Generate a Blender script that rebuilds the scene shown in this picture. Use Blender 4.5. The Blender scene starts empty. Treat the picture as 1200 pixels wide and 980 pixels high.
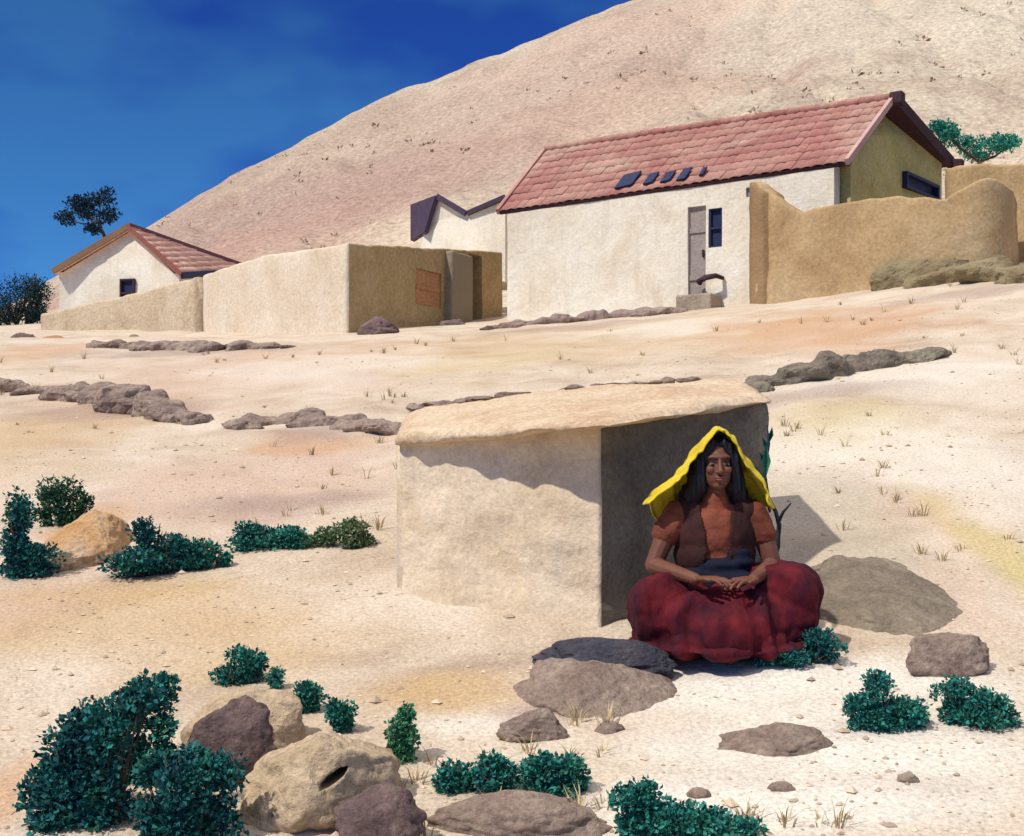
import bpy, bmesh, math, random
from mathutils import Vector, Matrix, noise
random.seed(11)
S = bpy.context.scene
COL = S.collection
F = 1449.0            # focal length in photo pixels (photo is 1200 wide)
EYE = 1.6
HOR = 545.0           # photo row of eye level

def P(px, py, d):
    return Vector(((px - 600) / F * d, d, EYE + (HOR - py) / F * d))
def lerp(a, b, t): return a + (b - a) * t
def clamp(x, a=0.0, b=1.0): return max(a, min(b, x))
def sst(a, b, x):
    t = clamp((x - a) / (b - a)); return t * t * (3 - 2 * t)
def nz(x, y, z=0.0): return noise.noise(Vector((x, y, z)))
def fbm(x, y, z=0.0, o=4):
    v, a, f = 0, 1, 1
    for _ in range(o):
        v += a * nz(x * f, y * f, z * f + 7.3 * _); a *= .5; f *= 2.03
    return v

# ------------------------------------------------------------------ terrain
DS = [0.0, 3.6, 5, 5.8, 7.5, 11, 14, 17, 20, 23, 30, 45, 60]
PXS = [-500, 0, 300, 600, 900, 1200, 1700]
ROW = {
 3.6: [1010, 990, 985, 980, 975, 970, 960],
 5:   [825, 800, 790, 778, 770, 762, 740],
 5.8: [745, 722, 715, 703, 693, 683, 660],
 7.5: [640, 620, 612, 600, 585, 570, 550],
 11:  [540, 522, 512, 498, 478, 455, 420],
 14:  [495, 475, 465, 450, 428, 395, 350],
 17:  [465, 445, 434, 416, 392, 345, 290],
 20:  [445, 425, 413, 396, 368, 320, 262],
 23:  [430, 410, 402, 383, 356, 306, 248],
 30:  [420, 397, 388, 371, 343, 292, 236],
 45:  [415, 382, 370, 345, 315, 275, 215],
 60:  [420, 378, 358, 330, 300, 262, 205]}
ZT = [[-.15 + .1 * i for i in range(-3, 4)]]
for d in DS[1:]:
    ZT.append([EYE + (HOR - r) / F * d for r in ROW[d]])
def herm(xs, ys, x):
    n = len(xs)
    if x <= xs[0]: return ys[0] + (ys[1] - ys[0]) / (xs[1] - xs[0]) * (x - xs[0])
    if x >= xs[-1]: return ys[-1]
    for i in range(n - 1):
        if x <= xs[i + 1]: break
    h = xs[i + 1] - xs[i]; t = (x - xs[i]) / h
    def sl(k):
        if k == 0: return (ys[1] - ys[0]) / (xs[1] - xs[0])
        if k == n - 1: return (ys[-1] - ys[-2]) / (xs[-1] - xs[-2])
        return (ys[k + 1] - ys[k - 1]) / (xs[k + 1] - xs[k - 1])
    m0, m1 = sl(i) * h, sl(i + 1) * h
    t2, t3 = t * t, t * t * t
    return (2*t3-3*t2+1)*ys[i] + (t3-2*t2+t)*m0 + (-2*t3+3*t2)*ys[i+1] + (t3-t2)*m1
RX = [-900, -400, 0, 60, 180, 250, 340, 450, 560, 650, 760, 900, 1200, 1800]
RY = [560, 470, 361, 328, 262, 219, 172, 112, 72, 37, -4, -40, -80, -105]
RIDGE = 140.0
_C = {}
def zbase(u, d):
    px = round(max(-500, min(1700, 600 + F * u)) * 2) / 2
    col = _C.get(px)
    if col is None: col = _C[px] = [herm(PXS, r, px) for r in ZT]
    return herm(DS, col, min(d, 60.0))
def terrain(x, d):
    dd = max(d, 3.6)
    u = x / dd
    if d <= 60:
        z = zbase(u, d)
    else:
        px = 600 + F * u
        z60 = zbase(u, 60)
        zr = EYE + (HOR - herm(RX, RY, max(-900, min(1800, px)))) / F * RIDGE
        if d <= RIDGE:
            t = (d - 60) / (RIDGE - 60)
            z = lerp(z60, zr, t ** 1.1)
        else:
            z = zr - (d - RIDGE) * .22 if zr > 2 else zr
            z = max(z, -3.0) if zr > -3 else zr
        a = sst(60, 85, d) * (1 - .75 * sst(125, 140, d))
        z += a * (1.6 * fbm(x * .05, d * .05, 3.1) + .5 * nz(x * .25, d * .25))
        gl = 1 - abs(nz(x * .085 + .35 * nz(x * .03, d * .05), d * .012, 6.0)) * 2
        z -= a * 1.1 * max(0, gl - .45) ** 1.5 * 2
        z += a * .35 * fbm(x * .5, d * .5, 2.2, 3)
        z += .45 * sst(110, 138, d) * fbm(x * .16, 5.5, 1.0, 3)
    k = sst(2, 9, d)
    z += .035 * fbm(x * .9, d * .9, 0.5) * (1 - sst(30, 60, d)) * (.6 + .8 * k)
    z += .010 * fbm(x * 4.5, d * 4.5, 2.5, 3) * (1 - sst(14, 25, d))
    return z
def hit(px, py, dmin=2.5, dmax=60):
    u = (px - 600) / F; s = (HOR - py) / F
    d = dmin; st = .02
    while d < dmax:
        if terrain(u * d, d) >= EYE + s * d: break
        d += st * max(1, d * .15)
    return Vector((u * d, d, terrain(u * d, d)))

# ------------------------------------------------------------------ materials
def srgb(r, g, b):
    f = lambda c: (c / 255 / 12.92) if c / 255 <= .04045 else ((c / 255 + .055) / 1.055) ** 2.4
    return (f(r), f(g), f(b), 1)
def mat(name, cols, scale=2.0, bump=.3, bscale=25.0, rough=.9, grain=.12, gscale=90.0, attr=None, island=0.0, stretch=(1, 1, 1), trans=0.0, streak=0.0):
    m = bpy.data.materials.new(name); m.use_nodes = True
    nt = m.node_tree; N = nt.nodes; L = nt.links
    b = N['Principled BSDF']; b.inputs['Roughness'].default_value = rough
    b.inputs['Specular IOR Level'].default_value = .25
    tc = N.new('ShaderNodeTexCoord'); mp = N.new('ShaderNodeMapping')
    mp.inputs['Scale'].default_value = stretch
    L.new(tc.outputs['Object'], mp.inputs['Vector'])
    n1 = N.new('ShaderNodeTexNoise'); n1.inputs['Scale'].default_value = scale
    n1.inputs['Detail'].default_value = 6; n1.inputs['Roughness'].default_value = .62; n1.inputs['Distortion'].default_value = .6
    L.new(mp.outputs[0], n1.inputs['Vector'])
    r = N.new('ShaderNodeValToRGB'); e = r.color_ramp.elements
    k = len(cols)
    while len(e) < k: e.new(.5)
    for i, c in enumerate(cols):
        e[i].position = .3 + .4 * i / max(1, k - 1); e[i].color = c if len(c) == 4 else (*c, 1)
    L.new(n1.outputs['Fac'], r.inputs['Fac'])
    out = r.outputs['Color']
    if attr:
        at = N.new('ShaderNodeAttribute'); at.attribute_name = attr
        mx = N.new('ShaderNodeMix'); mx.data_type = 'RGBA'
        L.new(at.outputs['Alpha'], mx.inputs[0]); L.new(out, mx.inputs[6]); L.new(at.outputs['Color'], mx.inputs[7])
        out = mx.outputs[2]
    if streak:
        ms = N.new('ShaderNodeMapping'); ms.inputs['Scale'].default_value = (2.6, 2.6, .28); L.new(tc.outputs['Object'], ms.inputs[0])
        ns = N.new('ShaderNodeTexNoise'); ns.inputs['Scale'].default_value = 1.6; ns.inputs['Detail'].default_value = 8; ns.inputs['Roughness'].default_value = .7; L.new(ms.outputs[0], ns.inputs['Vector'])
        rs = N.new('ShaderNodeMapRange'); rs.inputs[1].default_value = .50; rs.inputs[2].default_value = .78; rs.inputs[4].default_value = streak; L.new(ns.outputs['Fac'], rs.inputs[0])
        vo = N.new('ShaderNodeTexVoronoi'); vo.feature = 'DISTANCE_TO_EDGE'; vo.inputs['Scale'].default_value = .55
        nv = N.new('ShaderNodeTexNoise'); nv.inputs['Scale'].default_value = 3; nv.inputs['Detail'].default_value = 5; L.new(tc.outputs['Object'], nv.inputs['Vector'])
        va = N.new('ShaderNodeVectorMath'); va.operation = 'MULTIPLY_ADD'; va.inputs[1].default_value = (.7, .7, .7); L.new(nv.outputs['Color'], va.inputs[0]); L.new(tc.outputs['Object'], va.inputs[2]); L.new(va.outputs[0], vo.inputs['Vector'])
        rv = N.new('ShaderNodeMapRange'); rv.inputs[1].default_value = 0; rv.inputs[2].default_value = .012; rv.inputs[3].default_value = streak * .7; rv.inputs[4].default_value = 0; L.new(vo.outputs[0], rv.inputs[0])
        ad = N.new('ShaderNodeMath'); ad.operation = 'MAXIMUM'; L.new(rs.outputs[0], ad.inputs[0]); L.new(rv.outputs[0], ad.inputs[1])
        xs = N.new('ShaderNodeMix'); xs.data_type = 'RGBA'; xs.inputs[7].default_value = (.36, .26, .17, 1); L.new(ad.outputs[0], xs.inputs[0]); L.new(out, xs.inputs[6]); out = xs.outputs[2]
    ng = N.new('ShaderNodeTexNoise'); ng.inputs['Scale'].default_value = gscale; ng.inputs['Detail'].default_value = 4
    ng.inputs['Roughness'].default_value = .7
    L.new(tc.outputs['Object'], ng.inputs['Vector'])
    mr = N.new('ShaderNodeMapRange'); mr.inputs[1].default_value = .3; mr.inputs[2].default_value = .7
    mr.inputs[3].default_value = 1 - grain * 1.6; mr.inputs[4].default_value = 1 + grain * 1.2
    L.new(ng.outputs['Fac'], mr.inputs[0])
    fac = mr.outputs[0]
    if island:
        ge = N.new('ShaderNodeNewGeometry'); m2 = N.new('ShaderNodeMapRange')
        m2.inputs[3].default_value = 1 - island; m2.inputs[4].default_value = 1 + island
        L.new(ge.outputs['Random Per Island'], m2.inputs[0])
        mu = N.new('ShaderNodeMath'); mu.operation = 'MULTIPLY'
        L.new(fac, mu.inputs[0]); L.new(m2.outputs[0], mu.inputs[1]); fac = mu.outputs[0]
    vm = N.new('ShaderNodeVectorMath'); vm.operation = 'SCALE'
    L.new(out, vm.inputs[0]); L.new(fac, vm.inputs['Scale'])
    L.new(vm.outputs[0], b.inputs['Base Color'])
    if bump:
        nb = N.new('ShaderNodeTexNoise'); nb.inputs['Scale'].default_value = bscale; nb.inputs['Detail'].default_value = 7
        nb.inputs['Roughness'].default_value = .68
        L.new(tc.outputs['Object'], nb.inputs['Vector'])
        bp = N.new('ShaderNodeBump'); bp.inputs['Strength'].default_value = bump; bp.inputs['Distance'].default_value = .6 / bscale
        L.new(nb.outputs['Fac'], bp.inputs['Height']); L.new(bp.outputs[0], b.inputs['Normal'])
    if trans:
        b.inputs['Transmission Weight'].default_value = 0
        b.inputs['Subsurface Weight'].default_value = 0
    return m

M = {}
M['ground'] = mat('ground_soil', [(.45, .335, .25), (.55, .44, .325), (.62, .51, .395), (.67, .575, .465)], 1.1, .5, 22, .95, .20, 60, 'soil')
M['hill'] = mat('hill_soil', [(.34, .25, .195), (.43, .335, .25), (.50, .41, .305), (.54, .455, .35)], .14, .4, 1.2, .95, .26, 2.6, 'soil')
M['white'] = mat('whitewash', [(.70, .60, .45), (.79, .71, .57), (.82, .77, .65)], .8, .35, 7, .9, .07, 18, streak=.3)
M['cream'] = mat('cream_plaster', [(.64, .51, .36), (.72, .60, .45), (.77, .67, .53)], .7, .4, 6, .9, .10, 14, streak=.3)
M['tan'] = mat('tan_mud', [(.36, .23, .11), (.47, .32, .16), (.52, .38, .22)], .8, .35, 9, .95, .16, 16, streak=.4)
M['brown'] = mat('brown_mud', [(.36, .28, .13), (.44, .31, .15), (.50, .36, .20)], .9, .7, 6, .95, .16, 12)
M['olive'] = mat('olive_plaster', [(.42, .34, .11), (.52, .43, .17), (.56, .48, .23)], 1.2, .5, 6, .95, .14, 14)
M['tile'] = mat('red_clay_tile', [(.33, .115, .10), (.43, .22, .17), (.52, .37, .28)], .55, .3, 12, .85, .16, 20, island=.09)
M['pinktile'] = mat('pink_clay_tile', [(.78, .42, .30), (.84, .52, .40)], .9, .4, 10, .85, .12, 12, island=.15)
M['darkwood'] = mat('dark_wood', [(.045, .02, .028), (.07, .03, .04)], 4, .4, 20, .8, .2, 30)
M['purple'] = mat('purple_roofing', [(.05, .03, .06), (.08, .05, .08)], 2, .4, 10, .8, .2, 14)
M['bluedark'] = mat('dark_blue_paint', [(.012, .018, .06), (.02, .03, .09)], 3, .2, 14, .6, .12, 20)
M['grey'] = mat('grey_wood', [(.30, .25, .22), (.36, .31, .28)], 2, .5, 10, .9, .14, 20, stretch=(4, 4, .5))
M['rust'] = mat('rusty_sheet', [(.36, .19, .09), (.46, .22, .11)], 2, .4, 10, .8, .2, 20)
M['stone'] = mat('grey_stone', [(.28, .23, .17), (.38, .30, .22), (.46, .37, .28)], 3, .9, 14, .95, .2, 40)
M['mauve'] = mat('mauve_stone', [(.22, .15, .12), (.32, .235, .185), (.42, .33, .255)], 4, .9, 14, .95, .22, 45)
M['dkmauve'] = mat('dark_mauve_stone', [(.11, .075, .072), (.18, .12, .11), (.27, .19, .155)], 4, .9, 14, .95, .22, 45)
M['ledge'] = mat('ledge_stone', [(.20, .14, .12), (.32, .235, .19), (.44, .34, .26)], 3, .9, 10, .95, .22, 30)
M['tanrock'] = mat('tan_stone', [(.46, .33, .20), (.58, .44, .29), (.64, .52, .37)], 3, .9, 12, .95, .2, 40)
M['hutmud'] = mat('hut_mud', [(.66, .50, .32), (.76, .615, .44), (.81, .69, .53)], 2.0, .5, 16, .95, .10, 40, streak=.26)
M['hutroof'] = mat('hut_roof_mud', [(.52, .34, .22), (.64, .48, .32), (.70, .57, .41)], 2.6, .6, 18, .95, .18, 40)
M['hutshade'] = mat('hut_shade_grey', [(.13, .115, .095), (.21, .18, .14), (.31, .27, .21)], 2.2, .8, 16, .95, .18, 45)  # darker tone for the hut's shaded side, shade put into the colour
M['leaf_teal'] = mat('teal_leaf', [(.012, .12, .11), (.022, .18, .14), (.06, .21, .12)], 6, 0, 1, .75, .1, 40, island=.6)
M['leaf_dark'] = mat('dark_leaf', [(.010, .07, .095), (.012, .12, .11), (.035, .17, .095)], 5, 0, 1, .75, .1, 40, island=.6)
M['leaf_green'] = mat('green_leaf', [(.045, .20, .11), (.07, .26, .12)], 6, 0, 1, .75, .1, 40, island=.4)
M['leaf_bright'] = mat('bright_teal_leaf', [(.015, .20, .15), (.03, .28, .19)], 3, 0, 1, .7, .1, 40, island=.4)
M['leaf_pale'] = mat('pale_leaf', [(.09, .17, .08), (.17, .22, .11)], 6, 0, 1, .8, .1, 40, island=.35)
M['stem'] = mat('woody_stem', [(.06, .04, .03), (.10, .07, .05)], 8, .3, 30, .9, .2, 40)
M['skin'] = mat('brown_skin', [(.14, .054, .034), (.19, .076, .046)], 14, .08, 120, .55, .05, 200)
M['hair'] = mat('black_hair', [(.008, .008, .016), (.016, .014, .026)], 20, .5, 60, .5, .2, 120, stretch=(6, 6, .6))
M['yellow'] = mat('yellow_cloth', [(.56, .40, .02), (.70, .54, .04)], 9, .35, 60, .85, .1, 260)
M['red'] = mat('crimson_cloth', [(.020, .004, .016), (.075, .004, .011), (.15, .008, .012)], 7, .35, 50, .85, .14, 220)
M['terracotta'] = mat('terracotta_cloth', [(.11, .026, .018), (.27, .075, .038)], 9, .35, 60, .85, .12, 240)
M['navy'] = mat('navy_cloth', [(.004, .005, .016), (.008, .010, .030)], 9, .35, 60, .85, .12, 240)
M['eyewhite'] = mat('eye_white', [(.20, .165, .14), (.22, .18, .15)], 4, 0, 1, .3, 0, 10)
M['iris'] = mat('dark_iris', [(.01, .008, .006), (.012, .01, .008)], 4, 0, 1, .2, 0, 10)
M['lip'] = mat('lip', [(.26, .07, .06), (.28, .08, .065)], 8, 0, 1, .5, 0, 10)

# ------------------------------------------------------------------ object helpers
def thing(name, label, cat, loc, group=None):
    o = bpy.data.objects.new(name, None); COL.objects.link(o)
    o.empty_display_size = .1
    o.location = loc; o['label'] = label; o['category'] = cat
    if group: o['group'] = group
    return o
def wloc(p):
    v = Vector((0, 0, 0))
    while p: v += p.location; p = p.parent
    return v
def link(name, me, m, parent=None, smooth=False, label=None):
    o = bpy.data.objects.new(name, me); COL.objects.link(o)
    me.materials.clear(); me.materials.append(m)
    if parent:
        me.transform(Matrix.Translation(-wloc(parent))); o.parent = parent
    if smooth:
        for p in me.polygons: p.use_smooth = True
    if label: o['label'] = label
    return o
def mesh(name, vs, fs):
    me = bpy.data.meshes.new(name); me.from_pydata([tuple(v) for v in vs], [], fs); me.update(); return me
def tag(o, label, cat, group=None):
    o['label'] = label; o['category'] = cat
    if group: o['group'] = group
    return o
def bm_mesh(bm, name):
    me = bpy.data.meshes.new(name); bmesh.ops.recalc_face_normals(bm, faces=bm.faces[:]); bm.to_mesh(me); bm.free(); return me
def recenter(o):
    """move a top-level mesh's origin to its own base"""
    me = o.data
    xs = [v.co.x for v in me.vertices]; ys = [v.co.y for v in me.vertices]; zs = [v.co.z for v in me.vertices]
    c = Vector((sum(xs) / len(xs), sum(ys) / len(ys), min(zs)))
    me.transform(Matrix.Translation(-c)); o.location = c
def eval_mesh(o):
    dg = bpy.context.evaluated_depsgraph_get()
    me = bpy.data.meshes.new_from_object(o.evaluated_get(dg)); return me
def carve(me, cutters):
    o = bpy.data.objects.new('carve_tmp', me); COL.objects.link(o); tmp = []
    for cm in cutters:
        c = bpy.data.objects.new('cut_tmp', cm); COL.objects.link(c); tmp.append(c)
        b = o.modifiers.new('b', 'BOOLEAN'); b.object = c; b.operation = 'DIFFERENCE'; b.solver = 'EXACT'
    bpy.context.view_layer.update()
    r = eval_mesh(o)
    for t in tmp + [o]: bpy.data.objects.remove(t)
    return r
def obox(c, ax, ay, az):
    """oriented box mesh: centre and three half-axis vectors"""
    vs = [c + sx * ax + sy * ay + sz * az for sx in (-1, 1) for sy in (-1, 1) for sz in (-1, 1)]
    fs = [(0, 1, 3, 2), (4, 6, 7, 5), (0, 4, 5, 1), (2, 3, 7, 6), (0, 2, 6, 4), (1, 5, 7, 3)]
    bm = bmesh.new(); V = [bm.verts.new(v) for v in vs]
    for f in fs: bm.faces.new([V[i] for i in f])
    return bm_mesh(bm, 'box')
def bevel_mesh(me, w, seg=2):
    bm = bmesh.new(); bm.from_mesh(me)
    bmesh.ops.bevel(bm, geom=bm.edges[:], offset=w, segments=seg, affect='EDGES', profile=.5)
    bm.to_mesh(me); bm.free(); return me
def tube_pts(bm, pts, rads, n=7):
    rings = []
    for i, p in enumerate(pts):
        t = (pts[min(i + 1, len(pts) - 1)] - pts[max(i - 1, 0)]).normalized()
        a = t.orthogonal().normalized(); b = t.cross(a)
        rings.append([bm.verts.new(p + rads[i] * (math.cos(k * 2 * math.pi / n) * a + math.sin(k * 2 * math.pi / n) * b)) for k in range(n)])
    for r0, r1 in zip(rings, rings[1:]):
        # best twist match
        off = min(range(n), key=lambda o: (r0[0].co - r1[o].co).length)
        for k in range(n):
            bm.faces.new((r0[k], r0[(k + 1) % n], r1[(k + 1 + off) % n], r1[(k + off) % n]))
    bm.faces.new(rings[0][::-1]); bm.faces.new(rings[-1])
def blob(bm, c, r, sub=3, rot=None):
    mt = Matrix.Translation(c) @ (rot.to_4x4() if rot else Matrix.Identity(4)) @ Matrix.Diagonal((*r, 1))
    bmesh.ops.create_icosphere(bm, subdivisions=sub, radius=1, matrix=mt)
def cap(bm, a, b, r0, r1, n=12):
    """tapered capsule from spheres and a tube"""
    a, b = Vector(a), Vector(b)
    blob(bm, a, (r0,) * 3, 2); blob(bm, b, (r1,) * 3, 2)
    tube_pts(bm, [a, b], [r0 * .995, r1 * .995], n)
def remesh(bm, vox, it=3, name='body'):
    bmesh.ops.recalc_face_normals(bm, faces=bm.faces[:])
    me = bpy.data.meshes.new(name); bm.to_mesh(me); bm.free()
    o = bpy.data.objects.new('rm_tmp', me); COL.objects.link(o)
    m = o.modifiers.new('r', 'REMESH'); m.mode = 'VOXEL'; m.voxel_size = vox
    if it:
        s = o.modifiers.new('s', 'SMOOTH'); s.iterations = it; s.factor = .5
    bpy.context.view_layer.update()
    r = eval_mesh(o); bpy.data.objects.remove(o); return r

# ------------------------------------------------------------------ ground and hill
PATCH = []   # soil colour patches: world ellipses (centre, lateral radius, depth radius, colour, strength)
def patch(px, py, rx, ry, col, s, dmax=60):
    c = hit(px, py); d0 = hit(px, py + ry).y; d1 = hit(px, max(py - ry, 300)).y
    PATCH.append((c.x, c.y, rx * c.y / F, max(.05, (d1 - d0) / 2), col, s))
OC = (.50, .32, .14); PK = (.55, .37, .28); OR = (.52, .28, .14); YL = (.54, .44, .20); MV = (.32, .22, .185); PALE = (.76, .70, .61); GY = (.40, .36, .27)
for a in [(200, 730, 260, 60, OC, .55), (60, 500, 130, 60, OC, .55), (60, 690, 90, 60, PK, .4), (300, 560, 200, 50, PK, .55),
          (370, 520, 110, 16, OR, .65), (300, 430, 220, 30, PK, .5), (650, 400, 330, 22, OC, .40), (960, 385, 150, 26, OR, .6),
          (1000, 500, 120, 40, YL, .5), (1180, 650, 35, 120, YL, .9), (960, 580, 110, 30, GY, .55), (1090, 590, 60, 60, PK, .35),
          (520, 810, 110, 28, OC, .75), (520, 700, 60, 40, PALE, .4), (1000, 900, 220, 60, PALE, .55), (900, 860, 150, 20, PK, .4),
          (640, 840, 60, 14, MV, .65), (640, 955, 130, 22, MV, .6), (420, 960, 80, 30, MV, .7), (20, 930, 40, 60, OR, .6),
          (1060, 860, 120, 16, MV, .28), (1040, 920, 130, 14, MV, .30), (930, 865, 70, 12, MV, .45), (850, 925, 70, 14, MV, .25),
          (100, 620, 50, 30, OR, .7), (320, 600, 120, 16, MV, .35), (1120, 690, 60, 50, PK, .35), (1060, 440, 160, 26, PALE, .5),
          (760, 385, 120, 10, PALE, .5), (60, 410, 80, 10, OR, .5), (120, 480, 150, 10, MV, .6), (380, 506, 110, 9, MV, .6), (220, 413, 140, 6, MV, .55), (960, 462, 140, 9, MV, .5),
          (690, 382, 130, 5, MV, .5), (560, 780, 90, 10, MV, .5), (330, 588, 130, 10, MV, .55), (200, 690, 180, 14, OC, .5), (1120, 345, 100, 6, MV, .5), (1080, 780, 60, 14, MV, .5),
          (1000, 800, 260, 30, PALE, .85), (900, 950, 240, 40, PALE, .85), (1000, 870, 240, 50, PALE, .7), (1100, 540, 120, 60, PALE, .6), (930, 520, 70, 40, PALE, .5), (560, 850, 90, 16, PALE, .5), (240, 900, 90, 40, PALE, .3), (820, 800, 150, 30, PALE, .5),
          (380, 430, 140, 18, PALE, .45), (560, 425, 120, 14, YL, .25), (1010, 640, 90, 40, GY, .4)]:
    patch(*a)
HP = [(-30, 112, 22, 40, (.33, .20, .17), .6), (-8, 95, 14, 14, (.36, .215, .18), .6), (12, 120, 26, 22, (.44, .30, .24), .55),
      (50, 120, 30, 30, (.60, .52, .40), .7), (0, 75, 40, 9, (.60, .48, .35), .8), (-22, 85, 14, 12, (.44, .26, .20), .5), (30, 128, 40, 10, (.60, .44, .33), .5),
      (-36, 80, 14, 16, (.52, .40, .29), .35), (8, 100, 14, 10, (.48, .31, .23), .4), (-22, 128, 10, 14, (.46, .36, .26), .4)]
def soil(x, d):
    ps = PATCH if d < 60 else HP
    sc = 1 if d < 60 else .05
    wx = .5 * fbm(x * 1.1 * sc, d * 1.1 * sc, 4.0, 3); wy = .5 * fbm(x * 1.1 * sc + 9, d * 1.1 * sc, 8.0, 3)
    r = [0, 0, 0]; A = 0
    for cx, cy, rx, ry, c, s in ps:
        e = math.hypot((x - cx) / rx + wx, (d - cy) / ry + wy)
        if e > 1.5: continue
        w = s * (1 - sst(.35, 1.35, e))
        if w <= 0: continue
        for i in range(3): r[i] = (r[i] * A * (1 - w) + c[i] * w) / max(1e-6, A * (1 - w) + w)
        A = A + w - A * w
    return (*r, A)
us = []
u = -3.0
while u <= 3.001:
    us.append(u); au = abs(u)
    u += .0042 if au < .47 else (.02 if au < .7 else .12)
dl = [-40, -20, -10, -5, -2, 0, 1, 1.8, 2.4]
d = 2.8
while d < 60: dl.append(d); d *= 1.0125
n_ground = len(dl); dl.append(60.0)
d = 61.0
while d < 150: dl.append(d); d *= 1.0085
while d < 1500: dl.append(d); d *= 1.15
vs = []; cols = []
for d in dl:
    for u in us:
        x = u * max(d, 3.6)
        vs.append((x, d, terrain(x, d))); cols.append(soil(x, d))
nu = len(us)
def sheet(name, r0, r1, m):
    sub = vs[r0 * nu:(r1 + 1) * nu]; fs = []
    for r in range(r1 - r0):
        for k in range(nu - 1):
            a = r * nu + k; fs.append((a, a + 1, a + nu + 1, a + nu))
    me = mesh(name, sub, fs)
    ca = me.color_attributes.new('soil', 'FLOAT_COLOR', 'POINT')
    flat = [c for v in cols[r0 * nu:(r1 + 1) * nu] for c in v]
    ca.data.foreach_set('color', flat)
    o = link(name, me, m, None, True); o['kind'] = 'structure'; return o
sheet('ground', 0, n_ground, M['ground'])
sheet('hill', n_ground, len(dl) - 1, M['hill'])

# ------------------------------------------------------------------ walls
def sweep_wall(path, tops, bots, th, seg=.18, vdiv=14, amp=.03, round_r=.08, closed_end=True, seed=0.0, m0=0.0, m1=0.0):
    """mud wall swept along a ground path (list of Vector xy) with top / bottom heights per point"""
    L = [0]
    for a, b in zip(path, path[1:]): L.append(L[-1] + (Vector(b[:2]) - Vector(a[:2])).length)
    n = max(2, int(L[-1] / seg)); rings = []
    bm = bmesh.new()
    for i in range(n + 1):
        s = L[-1] * i / n
        x = herm(L, [p[0] for p in path], s) if len(path) > 2 else lerp(path[0][0], path[1][0], i / n)
        y = herm(L, [p[1] for p in path], s) if len(path) > 2 else lerp(path[0][1], path[1][1], i / n)
        for j in range(len(L) - 1):
            if s <= L[j + 1] + 1e-6: break
        t = (s - L[j]) / (L[j + 1] - L[j])
        zt = lerp(tops[j], tops[j + 1], t); zb = lerp(bots[j], bots[j + 1], t)
        e = .02
        x2 = herm(L, [p[0] for p in path], min(s + e, L[-1])) ; y2 = herm(L, [p[1] for p in path], min(s + e, L[-1]))
        x1 = herm(L, [p[0] for p in path], max(s - e, 0)); y1 = herm(L, [p[1] for p in path], max(s - e, 0))
        tx, ty = x2 - x1, y2 - y1; l = math.hypot(tx, ty); nx, ny = ty / l, -tx / l      # outward normal (right of the path)
        zt += amp * .9 * fbm(s * .9, seed, 0, 3) + amp * .7 * nz(s * 4, seed, 2)
        prof = []
        for k in range(vdiv + 1): prof.append((th / 2, lerp(zb, zt - round_r, k / vdiv)))
        for k in range(1, 4):
            a = k / 4 * math.pi / 2; prof.append((th / 2 - round_r + round_r * math.cos(a), zt - round_r + round_r * math.sin(a)))
        prof += [(-o, z) for o, z in prof[::-1]]
        ring = []
        for o, z in prof:
            dn = amp * fbm(s * 1.1 + seed, z * 1.1, o * 3, 4) + amp * .3 * fbm(s * 6 + seed, z * 6, o * 6, 3)
            mt = -m0 * o * max(0, 1 - s / .3) + m1 * o * max(0, 1 - (L[-1] - s) / .3); ux, uy = -ny, nx
            if m0: dn *= min(1, .0 + s / .12)
            if m1: dn *= min(1, (L[-1] - s) / .12)
            ring.append(bm.verts.new((x + nx * (o + dn) + ux * mt, y + ny * (o + dn) + uy * mt, z + (0 if z < zb + .01 else amp * .3 * nz(s * 3, z, seed)))))
        rings.append(ring)
    m = len(rings[0])
    for r0, r1 in zip(rings, rings[1:]):
        for k in range(m): bm.faces.new((r0[k], r0[(k + 1) % m], r1[(k + 1) % m], r1[k]))
    bm.faces.new(rings[0]); bm.faces.new(rings[-1][::-1])
    return bm_mesh(bm, 'wall')
def zat(v, py): return EYE + (HOR - py) / F * v[1]

# tiled roof plane: corrugated barrel tiles laid in overlapping courses between four corners
def tile_plane(bm, e0, e1, r0, r1, pitch=.2, course=.36, th=.03, amp=.032, jitter=.012, skip=()):
    """e0-e1 eave, r0-r1 ridge (all Vectors); every tile is a small curved strip"""
    We = (e1 - e0).length; H = ((r0 + r1) / 2 - (e0 + e1) / 2).length
    nc = max(1, round(We / pitch)); nr = max(1, round(H / course))
    up = (e1 - e0).cross(r0 - e0).normalized()
    if up.z < 0: up = -up
    for j in range(nr):
        for i in range(nc):
            if (i, j) in skip: continue
            v0 = j / nr; v1 = (j + 1.12) / nr
            rz = random.uniform(-jitter, jitter); rl = random.uniform(-.02, .02)
            rows = []
            for v, lift in ((v0, th * 1.1), (v1, 0.0)):
                row = []
                for k in range(5):
                    a = (i + k / 4) / nc + .0
                    vv = min(v + rl * .2, 1.0)
                    p = lerp(lerp(e0, e1, a), lerp(r0, r1, a), vv)
                    h = amp * math.sin(k / 4 * math.pi)
                    row.append(bm.verts.new(p + up * (h + lift + rz)))
                rows.append(row)
            for k in range(4): bm.faces.new((rows[0][k], rows[0][k + 1], rows[1][k + 1], rows[1][k]))
            low = [bm.verts.new(v.co - up * th) for v in rows[0]]
            for k in range(4): bm.faces.new((low[k], low[k + 1], rows[0][k + 1], rows[0][k]))
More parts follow.
